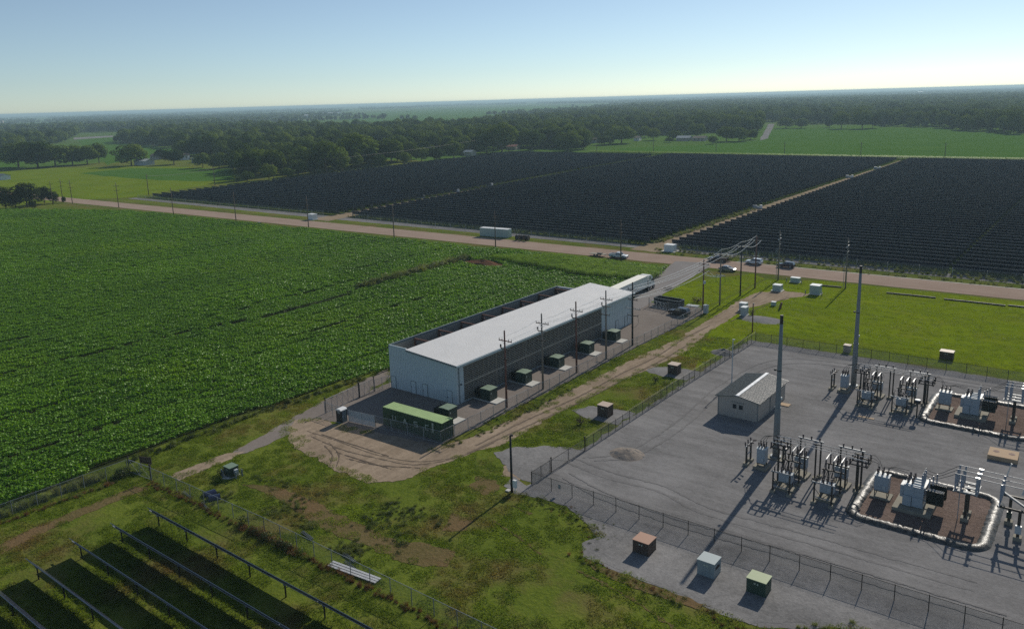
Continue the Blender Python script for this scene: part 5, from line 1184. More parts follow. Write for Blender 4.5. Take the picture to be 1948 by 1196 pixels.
# near rows with all their parts
for i, (y, x0) in enumerate(((42.95, -89.0), (38.55, -89.1), (34.2, -89.6), (29.55, -89.3), (25.2, -90.5), (20.8, -90.5))):
    t = thing('solar_tracker', f"near solar panel row seen edge on, {('the one by the fence', 'second from the fence', 'third from the fence', 'fourth from the fence', 'fifth from the fence', 'sixth from the fence, mostly out of view')[i]}", 'solar panel row', (x0, y, 0), 0, 'solar tracker rows in the foreground')
    L_ = 62; mb = MB(); u, nn, c, segs = tracker_mesh(mb, L_, 1.9, 1.5, gaps=[(30.6, 30.7)]); mb.build('panel_table', [M['pfront'], M['pback'], M['galv']], t, fix=False)
    MB().beam((-.6, 0, 1.5), (L_, 0, 1.5), .11, .11).build('torque_tube', M['galv'], t)
    for k in range(10):
        x = 1.3+k*6.05; p = MB(); p.beam((x, 0, 0), (x, 0, 1.44), .15, .1); p.build('leg', M['steel_d'], t)
        p = MB(); p.beam((x, -.15, 1.43), (x, .15, 1.43), .2, .08); p.build('bearing', M['galv'], t)
# inverter skids in the lanes
inv0 = None
for px, py, lab in ((801, 377, 'left lane, nearest the road'), (868, 365.5, 'left lane, second from the road'), (932, 354, 'left lane, third from the road'), (1088, 339.5, 'middle block beside the left lane'), (1138, 322, 'left lane, fourth from the road'), (1215, 309, 'left lane, farthest from the road'),
                   (1616, 338.5, 'right lane, middle one'), (1669, 322, 'right lane, farthest from the road'), (1441, 397, 'right lane, nearest the road'), (1497, 358, 'middle block left of the right lane')):
    x, y = G(px, py)
    if inv0 is None:
        inv0 = thing('inverter_skid', '', 'inverter', (x, y, .04), 0, 'inverter skids in the array lanes')
        MB().box(-4, 4, -1.2, 1.2, 0, .4).build('skid', M['trim'], inv0); MB().box(-3.6, -.6, -.9, .9, .4, 2.3).build('inverter_cabinet', M['cab'], inv0); MB().box(1.8, 3.6, -.9, .9, .4, 2.6).build('transformer_box', M['white'], inv0); MB().box(-.3, 1.4, -.6, .6, .4, 1.6).build('switch_box', M['cab'], inv0); r = inv0
    else: r = dup(inv0, (x, y, .04))
    r.scale = (.55, .6, .62); r['label'] = f'small white inverter skid among the dark panels, {lab}'
# ------------------------------------------------------------------ vegetation
rg = np.random.default_rng(11)
L_TREE = leafmat('tree_leaves', (.024, .048, .009), (.11, .16, .026), .2, .02, per=.95, gloss=0)
L_TREE2 = leafmat('tree_leaves_light', (.04, .076, .013), (.125, .175, .03), .24, .02, per=.8, gloss=0)
L_CEDAR = leafmat('cedar_leaves', (.018, .030, .010), (.045, .06, .018), .15, .1, per=.4, gloss=0)
L_CROP = leafmat('crop_leaves', (.092, .215, .010), (.175, .35, .018), .32, .035, per=.3, gloss=.25, yellow=((.19, .35, .012), .03, .52))
L_CORN = leafmat('corn_leaves', (.12, .23, .014), (.21, .34, .022), .4, .05, per=.4, gloss=.08)
L_GRASS = leafmat('grass_blades', (.078, .132, .012), (.18, .255, .026), .45, .06, per=.4, gloss=.05, yellow=((.20, .15, .06), .11, .52))
L_LAWN = leafmat('lawn_blades', (.13, .20, .008), (.20, .27, .014), .45, .05, per=.3, gloss=.2)
L_WEED = leafmat('green_weeds', (.075, .105, .035), (.165, .20, .075), .4, .2, per=.5, gloss=.2)
L_DARKW = leafmat('dark_weeds', (.018, .036, .009), (.05, .08, .018), .4, .2, per=.5, gloss=.2)
L_RED = leafmat('dry_red_weeds', (.085, .052, .030), (.21, .125, .075), .35, .3, per=.5, gloss=.1)
L_DRY = leafmat('dry_brush', (.045, .034, .022), (.10, .075, .045), .2, .3, per=.4, gloss=.1)
def leaf_quads(P0, N0, size, asp=1.0, jit=.5):
    """quads centred on P0, roughly facing N0"""
    n = len(P0); N = N0+rg.normal(0, jit, (n, 3)); N /= np.linalg.norm(N, axis=1)[:, None]+1e-9
    T = np.cross(N, rg.normal(0, 1, (n, 3))); T /= np.linalg.norm(T, axis=1)[:, None]+1e-9; B = np.cross(N, T)
    s = np.asarray(size).reshape(-1, 1)*rg.uniform(.65, 1.35, (n, 1)); T = T*s*.5; B = B*s*.5*asp
    bend = N*s*rg.uniform(-.2, .2, (n, 1))
    V = np.stack([P0-T*.8-B*.3, P0-T*.1-B+bend, P0+T-B*.15, P0+T*.25+B+bend], 1).reshape(-1, 3)
    return V, np.arange(n*4).reshape(n, 4)
def np_mesh(name, V, F, mats, midx=None, smooth=False, NR=None):
    me = bpy.data.meshes.new(name); me.vertices.add(len(V)); me.vertices.foreach_set('co', np.asarray(V, np.float32).ravel())
    k = F.shape[1]; me.loops.add(F.size); me.loops.foreach_set('vertex_index', F.ravel().astype(np.int32))
    me.polygons.add(len(F)); me.polygons.foreach_set('loop_start', np.arange(0, F.size, k, dtype=np.int32)); me.polygons.foreach_set('loop_total', np.full(len(F), k, np.int32))
    for m in mats: me.materials.append(m)
    if midx is not None: me.polygons.foreach_set('material_index', np.asarray(midx, np.int32))
    me.update(); me.validate()
    if NR is not None: me.polygons.foreach_set('use_smooth', [True]*len(F)); me.normals_split_custom_set_from_vertices([tuple(v) for v in NR])
    return me
def crown(H, W, n, leaf, base=.22, lobes=12, flat=1.0):
    """lobed crown: leaf clumps on and inside a cluster of uneven lobes"""
    C = []; zc = H*(base*.5+.5); az = H*(1-base)*.5
    for i in range(lobes):                       # golden spiral of uneven lobes over an egg-shaped body
        u = 1-1.75*(i+.5)/lobes; a = i*2.39996+rg.uniform(-.4, .4); q = math.sqrt(max(0, 1-u*u)); r = W*rg.uniform(.17, .26); k = rg.uniform(.86, 1.08)
        C.append(((W*.5-r)*q*k*math.cos(a)*1.08, (W*.5-r)*q*k*math.sin(a)*1.08, zc+(az-r*.8)*u*k, r))
    C.append((0, 0, zc, W*.33))
    Ps = []; Ns = []
    tot = sum(c[3]**2 for c in C)
    for c in C:
        k = int(n*c[3]**2/tot); d = rg.normal(0, 1, (k, 3)); d /= np.linalg.norm(d, axis=1)[:, None]
        r = c[3]*(1-rg.exponential(.11, (k, 1)).clip(0, .6))*(1+rg.normal(0, .05, (k, 1)))
        Ps.append(np.array(c[:3])+d*r*np.array([1, 1, .9*flat])); Ns.append(d+np.array([0, 0, .3]))
    Ps = np.concatenate(Ps); Ns = np.concatenate(Ns); ok = Ps[:, 2] > H*base*.45; Ps = Ps[ok]; Ns = Ns[ok]
    sn = Ns*.75+(Ps-np.array([0, 0, zc]))/np.array([W*.5, W*.5, az])*.45+rg.normal(0, .16, Ps.shape); sn /= np.linalg.norm(sn, axis=1)[:, None]
    V, F = leaf_quads(Ps, Ns, leaf, .8, .3); return V, F, np.repeat(sn, 4, 0)
def trunk_mb(H, W, base=.22, limbs=5, r=.35):
    mb = MB(); mb.tube([(0, 0, 0), (.1, .05, H*base), (.0, .2, H*.55), (.2, .1, H*.8)], [r, r*.8, r*.5, r*.15], 7)
    for i in range(limbs):
        a = i*2.4+rg.uniform(0, .6); q = W*rg.uniform(.25, .4); z0 = H*rg.uniform(base*.8, .45)
        mb.tube([(0, .05, z0), (q*.5*math.cos(a), q*.5*math.sin(a), z0+H*.12), (q*math.cos(a), q*math.sin(a), z0+H*.28)], [r*.45, r*.3, r*.1], 5)
    return mb
TH, TW = 16.0, 14.0
protos = []   # (trunk mesh, crown mesh, joined mesh)
def make_proto(n, leaf, lm, base=.2, lobes=12, W=TW, trunk=True):
    V, F, SN = crown(TH, W, n, leaf, base, lobes); cm = np_mesh('crown', V, F, [lm], NR=SN); tm = trunk_mb(TH, W, base); tmesh = tm.mesh('trunk', M['wood'], True)
    TV = np.array(tm.v); TF = [f for f in tm.f if len(f) == 4]; TF = np.array(TF)
    jm = np_mesh('tree', np.concatenate([V, TV]), np.concatenate([F, TF+len(V)]), [lm, M['wood']], np.concatenate([np.zeros(len(F)), np.ones(len(TF))]), NR=np.concatenate([SN, np.zeros((len(TV), 3))]))
    return tmesh, cm, jm
protos = [make_proto(2800, 1.0, L_TREE, .08, 13), make_proto(2800, 1.0, L_TREE, .14, 17), make_proto(2600, 1.0, L_TREE2, .08, 12), make_proto(2800, .95, L_TREE, .04, 10), make_proto(2500, 1.0, L_TREE2, .1, 14), make_proto(2600, .8, L_CEDAR, .02, 15, 11)]
low = [make_proto(420, 2.4, m, .1, 9)[2] for m in (L_TREE, L_TREE2, L_TREE)]
def scatter(name, pts, meshes, label=None, cat=None, kind='stuff'):
    """one stuff object: instances of the given meshes on a cloud of points (x, y, z, rot, sx, sz, idx)"""
    pts = np.asarray(pts, np.float32); n = len(pts)
    me = bpy.data.meshes.new(name); me.vertices.add(n); me.vertices.foreach_set('co', pts[:, :3].ravel())
    for nm, col in (('rot', 3), ('sx', 4), ('sz', 5)):
        a = me.attributes.new(nm, 'FLOAT', 'POINT'); a.data.foreach_set('value', np.ascontiguousarray(pts[:, col]))
    a = me.attributes.new('idx', 'INT', 'POINT'); a.data.foreach_set('value', pts[:, 6].astype(np.int32))
    o = bpy.data.objects.new(name, me); link(o); tag(o, label, cat, None, kind)
    c = bpy.data.collections.new(name+'_kinds')
    for i, m in enumerate(meshes):
        q = bpy.data.objects.new(f'{name}_kind_{i:02d}', m); c.objects.link(q)
    ng = bpy.data.node_groups.new(name+'_scatter', 'GeometryNodeTree'); ng.interface.new_socket('Geometry', in_out='INPUT', socket_type='NodeSocketGeometry'); ng.interface.new_socket('Geometry', in_out='OUTPUT', socket_type='NodeSocketGeometry')
    N = ng.nodes.new; L = ng.links.new; gi = N('NodeGroupInput'); go = N('NodeGroupOutput'); ip = N('GeometryNodeInstanceOnPoints'); ci = N('GeometryNodeCollectionInfo')
    ci.inputs['Collection'].default_value = c; ci.inputs['Separate Children'].default_value = True; ci.inputs['Reset Children'].default_value = True
    def attr(nm, ty='FLOAT'):
        q = N('GeometryNodeInputNamedAttribute'); q.data_type = ty; q.inputs['Name'].default_value = nm; return q.outputs['Attribute']
    cr = N('ShaderNodeCombineXYZ'); L(attr('rot'), cr.inputs[2]); cs = N('ShaderNodeCombineXYZ'); s = attr('sx'); L(s, cs.inputs[0]); L(s, cs.inputs[1]); L(attr('sz'), cs.inputs[2])
    L(gi.outputs[0], ip.inputs['Points']); L(ci.outputs[0], ip.inputs['Instance']); ip.inputs['Pick Instance'].default_value = True
    L(attr('idx', 'INT'), ip.inputs['Instance Index']); L(cr.outputs[0], ip.inputs['Rotation']); L(cs.outputs[0], ip.inputs['Scale']); L(ip.outputs[0], go.inputs[0])
    md = o.modifiers.new('scatter', 'NODES'); md.node_group = ng; return o
# ---- individual trees
TREES = []   # x, y, h, w, kind, label
def tpx(px, b, top, w, kind, lab=None):
    x, y = G(px, b); d = P(x, y, 0)[2]; TREES.append((x, y, min(30, HT((px, b), (px, top))), w*d/FPX, kind, lab))
for q in ((35, 318, 268, 82, 3), (72, 319, 268, 84, 0), (106, 317, 272, 74, 3), (138, 314, 274, 60, 3), (166, 313, 276, 54, 0)): tpx(*q, 'big dark shade tree in the farmyard clump at far left')
tpx(189, 311, 271, 36, 1, 'lone round dark tree on a bare trunk right of the farmyard clump')
tpx(250, 315, 272, 66, 3, 'broad dark tree standing alone beside the long pale farm shed')
for q in ((307, 303, 283, 26, 0), (331, 313, 284, 44, 1), (352, 298, 266, 50, 2), (382, 296, 270, 42, 2), (386, 319, 290, 36, 0), (417, 321, 289, 46, 3), (442, 300, 268, 56, 2), (478, 341, 288, 44, 0)): tpx(*q, 'dark leafy tree among the farm houses left of array')
for q in ((471, 347, 325, 28, 4), (452, 348, 336, 11, 2), (512, 342, 311, 36, 4), (547, 338, 318, 32, 3), (568, 335, 303, 42, 1)): tpx(*q, 'smaller bushy tree at the left edge of the solar array')
for q in ((600, 331, 300, 40, 0), (622, 329, 268, 72, 1), (652, 327, 290, 34, 2), (682, 317, 252, 84, 0), (722, 318, 294, 32, 4), (745, 312, 262, 50, 1), (770, 313, 289, 32, 2), (802, 307, 280, 36, 0), (830, 306, 281, 36, 3), (864, 301, 266, 46, 2), (914, 293, 273, 20, 2), (926, 291, 245, 50, 1), (955, 289, 230, 66, 2)): tpx(*q, 'large tree on the front edge of the wood left of the array')
for q in ((1012, 286, 246, 46, 4), (1050, 277, 238, 36, 1), (1081, 288, 250, 62, 0), (1106, 284, 262, 40, 3), (1097, 264, 231, 64, 2), (1150, 276, 258, 40, 3), (1182, 273, 240, 62, 1)): tpx(*q, 'large tree at the far left corner of the array near the houses')
tpx(1243, 267, 244, 30, 4, 'lone lollipop shaped tree at the edge of the pale corn field')
for q in ((1273, 271, 261, 18, 4), (1226, 262, 240, 30, 1), (1282, 267, 248, 30, 0), (1326, 263, 235, 36, 1), (1356, 274, 258, 22, 4), (1382, 269, 240, 42, 0), (1406, 269, 241, 44, 3), (1428, 266, 246, 28, 0)): tpx(*q, 'dark tree among the houses beyond the far corn field')
for q in ((1495, 244, 223, 36, 3), (1524, 244, 224, 32, 3), (1578, 243, 226, 20, 0), (1600, 245, 212, 36, 1), (1640, 245, 209, 42, 1), (1660, 244, 214, 30, 0)): tpx(*q, 'park tree with bare trunk on the back edge of the corn field')
for q in ((652, 228, 219, 8, 0), (661, 228, 219, 9, 1), (671, 228, 223, 5, 3), (679, 228, 221, 8, 0), (692, 228, 222, 6, 1), (720, 228, 220, 8, 3), (729, 228, 218, 10, 0), (765, 229, 219, 10, 1), (776, 229, 217, 9, 4), (790, 229, 219, 12, 0)): tpx(*q, 'small distant tree in the row before the pale far field')
for q, lab in (((12, 397, 352, 34, 5), 'dark cedar on the left edge of the picture by the road'), ((52, 393, 344, 52, 5), 'biggest dark cedar in the clump by the road at far left'), ((85, 387, 352, 30, 5), 'dark cedar right of the biggest cedar by the road'), ((102, 387, 362, 22, 5), 'small dark cedar beside the leftmost roadside pole'), ((63, 398, 380, 14, 5), 'low dark cedar in front of the biggest cedar'), ((122, 386, 373, 9, 5), 'tiny dark cedar between two roadside poles'), ((30, 396, 366, 30, 5), 'broad low dark cedar left of the biggest cedar')): tpx(*q, lab)
# ---- dense wood: nearest ones as trees of their own, the rest one mass
WA = [(218, 271), (330, 283), (345, 298), (365, 296), (400, 302), (440, 312), (462, 338), (640, 328), (720, 316), (800, 304), (985, 283), (1110, 284), (1125, 270), (1240, 258), (1440, 254), (1448, 238), (1440, 222), (1200, 208), (1150, 215), (1060, 227), (960, 237), (850, 247), (600, 250), (430, 246), (300, 252)]
WR = [(1440, 236), (1452, 232), (1660, 240), (1771, 243), (1833, 249), (2060, 262), (2060, 179), (1700, 180), (1448, 190), (1300, 198), (1180, 206), (1440, 223)]
WL = [(-60, 291), (60, 288), (125, 270), (140, 263), (150, 256), (60, 262), (-60, 268)]
WM = [(-60, 256), (120, 252), (215, 252), (300, 249), (420, 241), (420, 237), (215, 243), (-60, 249)]
HOUSES = []
def rhouse(label, px, py, wpx, d, h, rz=0.0, wall='white', roof='trim', win=3, gable=.35, name='house', cat='house'):
    x, y = G(px, py); D = P(x, y, 0)[2]; w = wpx*D/FPX; HOUSES.append((x, y, max(w, d)*.5+5))
    t = thing(name, label, cat, (x, y, 0), rz)
    MB().prism([(-d/2, 0), (d/2, 0), (d/2, h), (0, h+d*gable*.5), (-d/2, h)], 'x', -w/2, w/2).build('wall', M[wall], t)
    b = MB()
    for s in (-1, 1): b.beam((0, s*(d/4+.25), h+d*gable*.25+.12-.1*gable), (0.001, s*(d/4+.25), h+d*gable*.25+.1), .01, .01) if False else b.add([(-w/2-.4, 0, h+d*gable*.5+.15), (w/2+.4, 0, h+d*gable*.5+.15), (w/2+.4, s*(d/2+.5), h-.1), (-w/2-.4, s*(d/2+.5), h-.1), (-w/2-.4, 0, h+d*gable*.5), (w/2+.4, 0, h+d*gable*.5), (w/2+.4, s*(d/2+.5), h-.28), (-w/2-.4, s*(d/2+.5), h-.28)], [(0, 1, 2, 3), (7, 6, 5, 4), (0, 4, 5, 1), (1, 5, 6, 2), (2, 6, 7, 3), (3, 7, 4, 0)])
    b.build('roof', M[roof], t)
    for i in range(win):
        xx = -w/2+w*(i+.6)/(win+.2); MB().box(xx-.5, xx+.5, -d/2-.05, -d/2-.005, h*.4, h*.75).build('window', M['glass'], t)
    return t
M['roof_b'] = mat('brown_shingle', (.12, .10, .085), .9); M['roof_r'] = mat('red_roof', (.24, .09, .07), .8); M['roof_bl'] = mat('blue_grey_roof', (.22, .27, .30), .7)
rhouse('long low pale blue farm shed beside the broad lone tree', 275, 314, 36, 9, 4, .1, 'cab', 'cab_l', 0, name='farm_shed', cat='shed')
rhouse('tan roofed farm house behind the long pale shed', 300, 303, 20, 9, 4, .3, 'beige', 'roof_b')
rhouse('white farm house with a bare gable between dark trees', 352, 304, 17, 9, 4.5, .9, 'white', 'roof_b', 2)
rhouse('low blue grey farm house right of the white gable', 379, 309, 20, 9, 3.6, .1, 'cab', 'roof_bl')
rhouse('tall white farm building at the right end of the farmstead', 453, 318, 24, 10, 6, .2, 'white', 'cab_l', 1)
rhouse('white shed with dark roof in the meadow at the left edge', 7, 342, 18, 7, 3.2, .1, 'cab_l', 'trim', 1, name='farm_shed', cat='shed')
rhouse('grey shed at the wood edge behind the array', 894, 296, 18, 8, 3.5, .1, 'beige', 'roof_bl', 1, name='farm_shed', cat='shed')
rhouse('red roofed house glimpsed behind the array corner', 976, 285, 20, 9, 3.5, .2, 'beige', 'roof_r', 2)
rhouse('brick coloured house partly hidden by trees behind the red roof', 990, 262, 16, 10, 4, .2, 'beige', 'roof_r', 1)
rhouse('grey house beside the large tree at the corn field corner', 1127, 272, 20, 10, 3.6, .2, 'cab', 'roof_b')
rhouse('pale roofed house between trees behind the corn field corner', 1144, 257, 16, 12, 5, .2, 'beige', 'cab_l', 1)
rhouse('small white house between trees behind the lone lollipop tree', 1213, 268, 10, 9, 3.6, .2, 'white', 'roof_b', 1)
rhouse('long low house with grey roof beyond the far corn field', 1302, 268, 26, 11, 3.4, .1, 'beige', 'roof_bl', 4)
rhouse('low house with pale roof right of the long grey roofed house', 1332, 268, 24, 11, 3.2, .1, 'beige', 'roof_b', 3)
rhouse('wide pale roofed barn far off on the left behind trees', 172, 244, 34, 30, 5, 0, 'beige', 'concrete', 0, .2, 'barn', 'barn')
rhouse('long pale green barn far off right of the pale roofed barn', 250, 246, 40, 20, 5, 0, 'cab_green', 'cab_green', 0, .2, 'barn', 'barn')
rhouse('white plant building far off in front of the pale far field', 582, 223, 36, 40, 8, 0, 'white', 'white', 0, .1, 'factory', 'factory')
rhouse('long flat white plant building right behind the far white plant', 630, 217, 50, 40, 6, 0, 'white', 'white', 0, .05, 'factory', 'factory')
rhouse('small white far building right of the wood in the hazy distance', 1750, 178, 9, 30, 14, 0, 'white', 'white', 0, .1, 'factory', 'factory')
rhouse('tiny white far building in the haze near the right horizon', 1693, 174, 8, 30, 12, 0, 'white', 'white', 0, .1, 'factory', 'factory')
for i, (px, r) in enumerate(((-1, 3.6), (6, 3.4))):
    x, y = G(px, 243); t = thing('silo', ('beige concrete silo cut by the left edge of the picture', 'beige concrete silo just inside the left edge of the picture')[i], 'silo', (x, y, 0)); HOUSES.append((x, y, 45)); MB().tube([(0, 0, 0), (0, 0, 25)], r*1.3, 18).build('drum', M['beige'], t, smooth=True); MB().prof if False else None
    MB().tube([(0, 0, 25), (0, 0, 26.2), (0, 0, 26.8)], [r*1.35, r*.9, r*.2], 18).build('cap', M['cab'], t)
bl = thing('bottle', '', 'x') if False else None
cand = []
for poly, sp in ((WA, 11.5), (WL, 15.0), (WM, 17.0), (WR, 14.0)):
    x0 = -2800 if poly in (WL, WM) else -1500
    bx = [G(*p) for p in poly]; X0, X1 = min(b[0] for b in bx), max(b[0] for b in bx); Y0, Y1 = min(b[1] for b in bx), max(b[1] for b in bx)
    xs_ = np.arange(max(X0, -3200), min(X1, 900), sp); ys_ = np.arange(max(Y0, 230), min(Y1, 4200), sp)
    XX, YY = np.meshgrid(xs_, ys_); XX = XX.ravel()+rg.uniform(-.45, .45, XX.size)*sp; YY = YY.ravel()+rg.uniform(-.45, .45, YY.size)*sp
    dv = np.stack([XX, YY, np.full(XX.size, -CAMH)], 1); ww = dv@_F; px = CX+FPX*(dv@CR)/ww; py = CY+FPX*(dv@CD)/ww
    # even-odd test for all points at once
    ins = np.zeros(len(px), bool); n_ = len(poly); j = n_-1
    for i in range(n_):
        xi, yi = poly[i]; xj, yj = poly[j]; cnd = ((yi > py) != (yj > py)) & (px < (xj-xi)*(py-yi)/(yj-yi+1e-12)+xi); ins ^= cnd; j = i
    ins &= ww > 0
    for x, y, d in zip(XX[ins], YY[ins], ww[ins]):
        if mnoise.noise(Vector((x*.012, y*.012, 3))) < -.27: continue
        if any((x-a)**2+(y-b)**2 < r*r for a, b, r in HOUSES): continue
        if y < 615 and x > -470: continue
        cand.append((d, x, y))
cand.sort(); NIND = 300-len(TREES)
kinds_l = [0, 1, 2, 3, 4, 0, 1, 3]
for d, x, y in cand[:NIND]:
    hh = rg.uniform(10, 20); TREES.append((x, y, hh, hh*rg.uniform(.75, 1.0), kinds_l[int(rg.integers(8))], 'leafy tree inside the wood along the left of the array'))
from collections import Counter
_n = Counter(t[5] for t in TREES); _seen = Counter()
TREES.sort(key=lambda t: P(t[0], t[1], 0)[0])
for i, (x, y, h, w, k, lab) in enumerate(TREES):
    base_lab = lab
    if 1 < _n[lab] < 60: _seen[lab] += 1; lab = f'{lab}, {WORDS[_seen[lab]-1]} from left'
    tm, cm, jm = protos[k]; d = math.hypot(x, y); rz = rg.uniform(0, 6.28); s = (w/(TW if k != 5 else 11), w/(TW if k != 5 else 11), h/TH)
    if d < 620 or k == 5:
        t = thing('tree' if k != 5 else 'cedar_tree', lab, 'tree', (x, y, 0), rz); t.scale = s
        link(bpy.data.objects.new('trunk', tm), t); link(bpy.data.objects.new('crown', cm), t)
    else:
        t = bpy.data.objects.new('tree', jm); link(t); t.location = (x, y, 0); t.rotation_euler = (0, 0, rz); t.scale = s; tag(t, lab, 'tree')
    if k != 5 and not lab.startswith(('lone', 'broad')): t['group'] = base_lab.replace('tree', 'trees', 1)
wood = [(x, y, 0, rg.uniform(0, 6.28), s, s*rg.uniform(.85, 1.1), rg.integers(0, 5)) for d, x, y in cand[NIND:] for s in [rg.choice([.6, .8, .95, 1.1, 1.3])*rg.uniform(.9, 1.1)]]
scatter('woodland', wood, [p[2] for p in protos[:5]], 'dense dark wood filling the middle distance', 'wood')
# far belts and clumps out to the horizon
far_pts = []
for k in range(760):
    d = 2300*math.exp(rg.uniform(0, 1.95)); a = -_yaw*-1 + rg.uniform(-.75, .95)*.62
    th = _yaw+rg.uniform(-.62, .62); x, y = d*math.sin(th), d*math.cos(th)
    if inpoly(*P(x, y, 0)[:2], [(630, 236), (1000, 232), (1180, 204), (1170, 196), (980, 200), (640, 211)]): continue
    right = P(x, y, 0)[0] > 1000
    if not right and rg.uniform() < .6: continue
    if rg.uniform() < (.45 if right else .2):
        n_ = int(rg.uniform(10, 60)); r = rg.uniform(40, 160); pts = rg.normal(0, 1, (n_, 2))*[r, r*.6]+[x, y]
    else:
        L_ = rg.uniform(200, 1100); n_ = int(L_/13); ax = rg.integers(2); pts = np.stack([np.linspace(-L_/2, L_/2, n_), rg.normal(0, 5, n_)], 1); pts = pts[:, ::-1] if ax else pts; pts = pts+[x, y]
    for p in pts: s = rg.uniform(.6, 1.15); far_pts.append((p[0], p[1], 0, rg.uniform(0, 6.28), s*1.1, s, rg.integers(0, 3)))
scatter('far_woods', far_pts, low, 'hazy belts of trees between the fields out to the horizon', 'wood')
# ------------------------------------------------------------------ crops, grass, weeds
def leaves_tile(n_pl, rows, size, hgt, nl, m, w=1.52, name='plants', droop=.3):
    Ps = []; Ns = []
    for r in range(rows):
        for k in range(n_pl):
            cx = (r+.5)*w/rows-w/2+rg.normal(0, .05); cy = (k+.5)*w/n_pl-w/2+rg.normal(0, .05); hh = hgt*rg.uniform(.8, 1.12)
            a = rg.uniform(0, 2*math.pi, nl); z = hh*rg.uniform(.35, 1.0, nl); rr = rg.uniform(.03, .29, nl)*(1.15-.5*z/hh)
            Ps.append(np.stack([cx+rr*np.cos(a), cy+rr*np.sin(a), z], 1)); Ns.append(np.stack([np.cos(a)*droop, np.sin(a)*droop, np.full(nl, .8)], 1))
    V, F = leaf_quads(np.concatenate(Ps), np.concatenate(Ns), size, .75, .42); return np_mesh(name, V, F, [m])
crop_k = [leaves_tile(4, 2, .32, .85, 17, L_CROP) for _ in range(5)]
crop_far = [leaves_tile(4, 2, .36, .80, 14, L_CROP) for _ in range(3)]
TALL = [G(918, 494), G(1065, 491), G(1150, 504), G(1280, 521), G(1268, 528), G(1225, 535), G(1150, 532), G(1060, 518), G(960, 500)]
MOUND = G(918, 503)
GAP = [G(0, 716), G(120, 688), G(330, 640), G(500, 605), G(640, 570), G(700, 545), G(800, 518), G(890, 496)]
def segd(x, y, pl):
    b = 1e9
    for (ax, ay), (bx, by) in zip(pl, pl[1:]):
        dx, dy = bx-ax, by-ay; t = max(0, min(1, ((x-ax)*dx+(y-ay)*dy)/(dx*dx+dy*dy))); b = min(b, math.hypot(x-ax-dx*t, y-ay-dy*t))
    return b
def inview(x, y, m=60):
    q = P(x, y, 0); return q[2] > 0 and -m-60 < q[0] < 1948+m and q[1] < 1196+m+60
pts = []; tall = []
x = -640
for x in np.arange(-520, -98, 1.52):
    for y in np.arange(14, 209, 1.5):
        if not inpoly(x, y, CROP) or not inview(x, y, 160): continue
        d = math.hypot(x, y)
        if inpoly(x, y, TALL): tall.append((x, y, 0, rg.integers(0, 2)*math.pi+rg.normal(0, .1), 1, rg.uniform(.65, .85), rg.integers(0, 3))); continue
        g = segd(x, y, GAP)
        if g < .8 and rg.uniform() < .8: continue
        if ((x-MOUND[0])/8)**2+((y-MOUND[1])/3.4)**2 < 1: continue
        nz = mnoise.noise(Vector((x*.06, y*.02, 1)))
        tram = mnoise.noise(Vector((x*.55, y*.012, 7)))
        hz = (.92+.35*nz)*rg.uniform(.85, 1.15)*(.72 if tram > .38 else 1)
        if tram > .52 and rg.uniform() < .6: continue
        near = d < 260
        pts.append((x, y, .02, rg.integers(0, 2)*math.pi+rg.normal(0, .06), rg.uniform(.95, 1.08), max(.45, hz*rg.uniform(.8, 1.25)), rg.integers(0, 5) if near else 5+rg.integers(0, 3)))
scatter('crop_field', pts, crop_k+crop_far, 'broad field of leafy green row crops left of the warehouse', 'crop')
def corn_tile():
    Ps = []; V_ = []; F_ = []; o = 0
    for r in range(2):
        for k in range(6):
            cx = (r+.5)*.76-.76; cy = (k+.5)*.25-.75; a0 = rg.uniform(0, 3.14)
            for i in range(9):
                a = a0+(i % 2)*math.pi+rg.normal(0, .3); z = .5+i*.2; L_ = rg.uniform(.5, .8); d = np.array([math.cos(a), math.sin(a), 0]); s = np.array([-math.sin(a), math.cos(a), 0])*.06
                p0 = np.array([cx, cy, z]); p1 = p0+d*L_*.5+[0, 0, .28]; p2 = p0+d*L_+[0, 0, .0]
                V_ += [p0-s*.5, p0+s*.5, p1+s, p1-s, p2+s*.2, p2-s*.2]; F_ += [(o, o+1, o+2, o+3), (o+3, o+2, o+4, o+5)]; o += 6
    return np_mesh('corn_plants', np.array(V_), np.array(F_), [L_CORN])
scatter('tall_corn', tall, [corn_tile() for _ in range(3)], 'strip of taller bright corn between the field and the road', 'crop')
def clump(n, h, r, wd, m, lean=.35, name='tuft'):
    V = []; F = []; o = 0
    for i in range(n):
        a = rg.uniform(0, 6.28); rr = r*math.sqrt(rg.uniform()); b = np.array([rr*math.cos(a), rr*math.sin(a), 0]); hh = h*rg.uniform(.5, 1.2); d = np.array([rg.normal(0, lean), rg.normal(0, lean), 1])*hh; t = rg.uniform(0, 3.14); s = np.array([math.cos(t), math.sin(t), 0])*wd*.5
        V += [b-s, b+s, b+d*.55+s*.8, b+d*.55-s*.8, b+d*1.0+np.array([d[0], d[1], 0])*.5]; F += [(o, o+1, o+2, o+3), (o+3, o+2, o+4, o+4)]; o += 5
    F = np.array(F); q = F[0::2]; t3 = F[1::2]
    V = np.array(V); me = bpy.data.meshes.new(name); me.from_pydata(V.tolist(), [], [tuple(f) for f in q]+[tuple(f[:3]) for f in t3]); me.materials.append(m); return me
grass_k = [clump(100, .17, .75, .06, L_GRASS, .75) for _ in range(4)]
lawn_k = [clump(110, .10, .95, .06, L_LAWN, .7) for _ in range(3)]
NOGRASS = [SUBY, DIRT, LANE, CROP, DRIVE, [(-99.6, 75.6), (-75.4, 77.6), (-74.4, 120), (-73.8, 166), (-76, 170), (-92, 168), (-101.5, 165), (-101, 92)]]
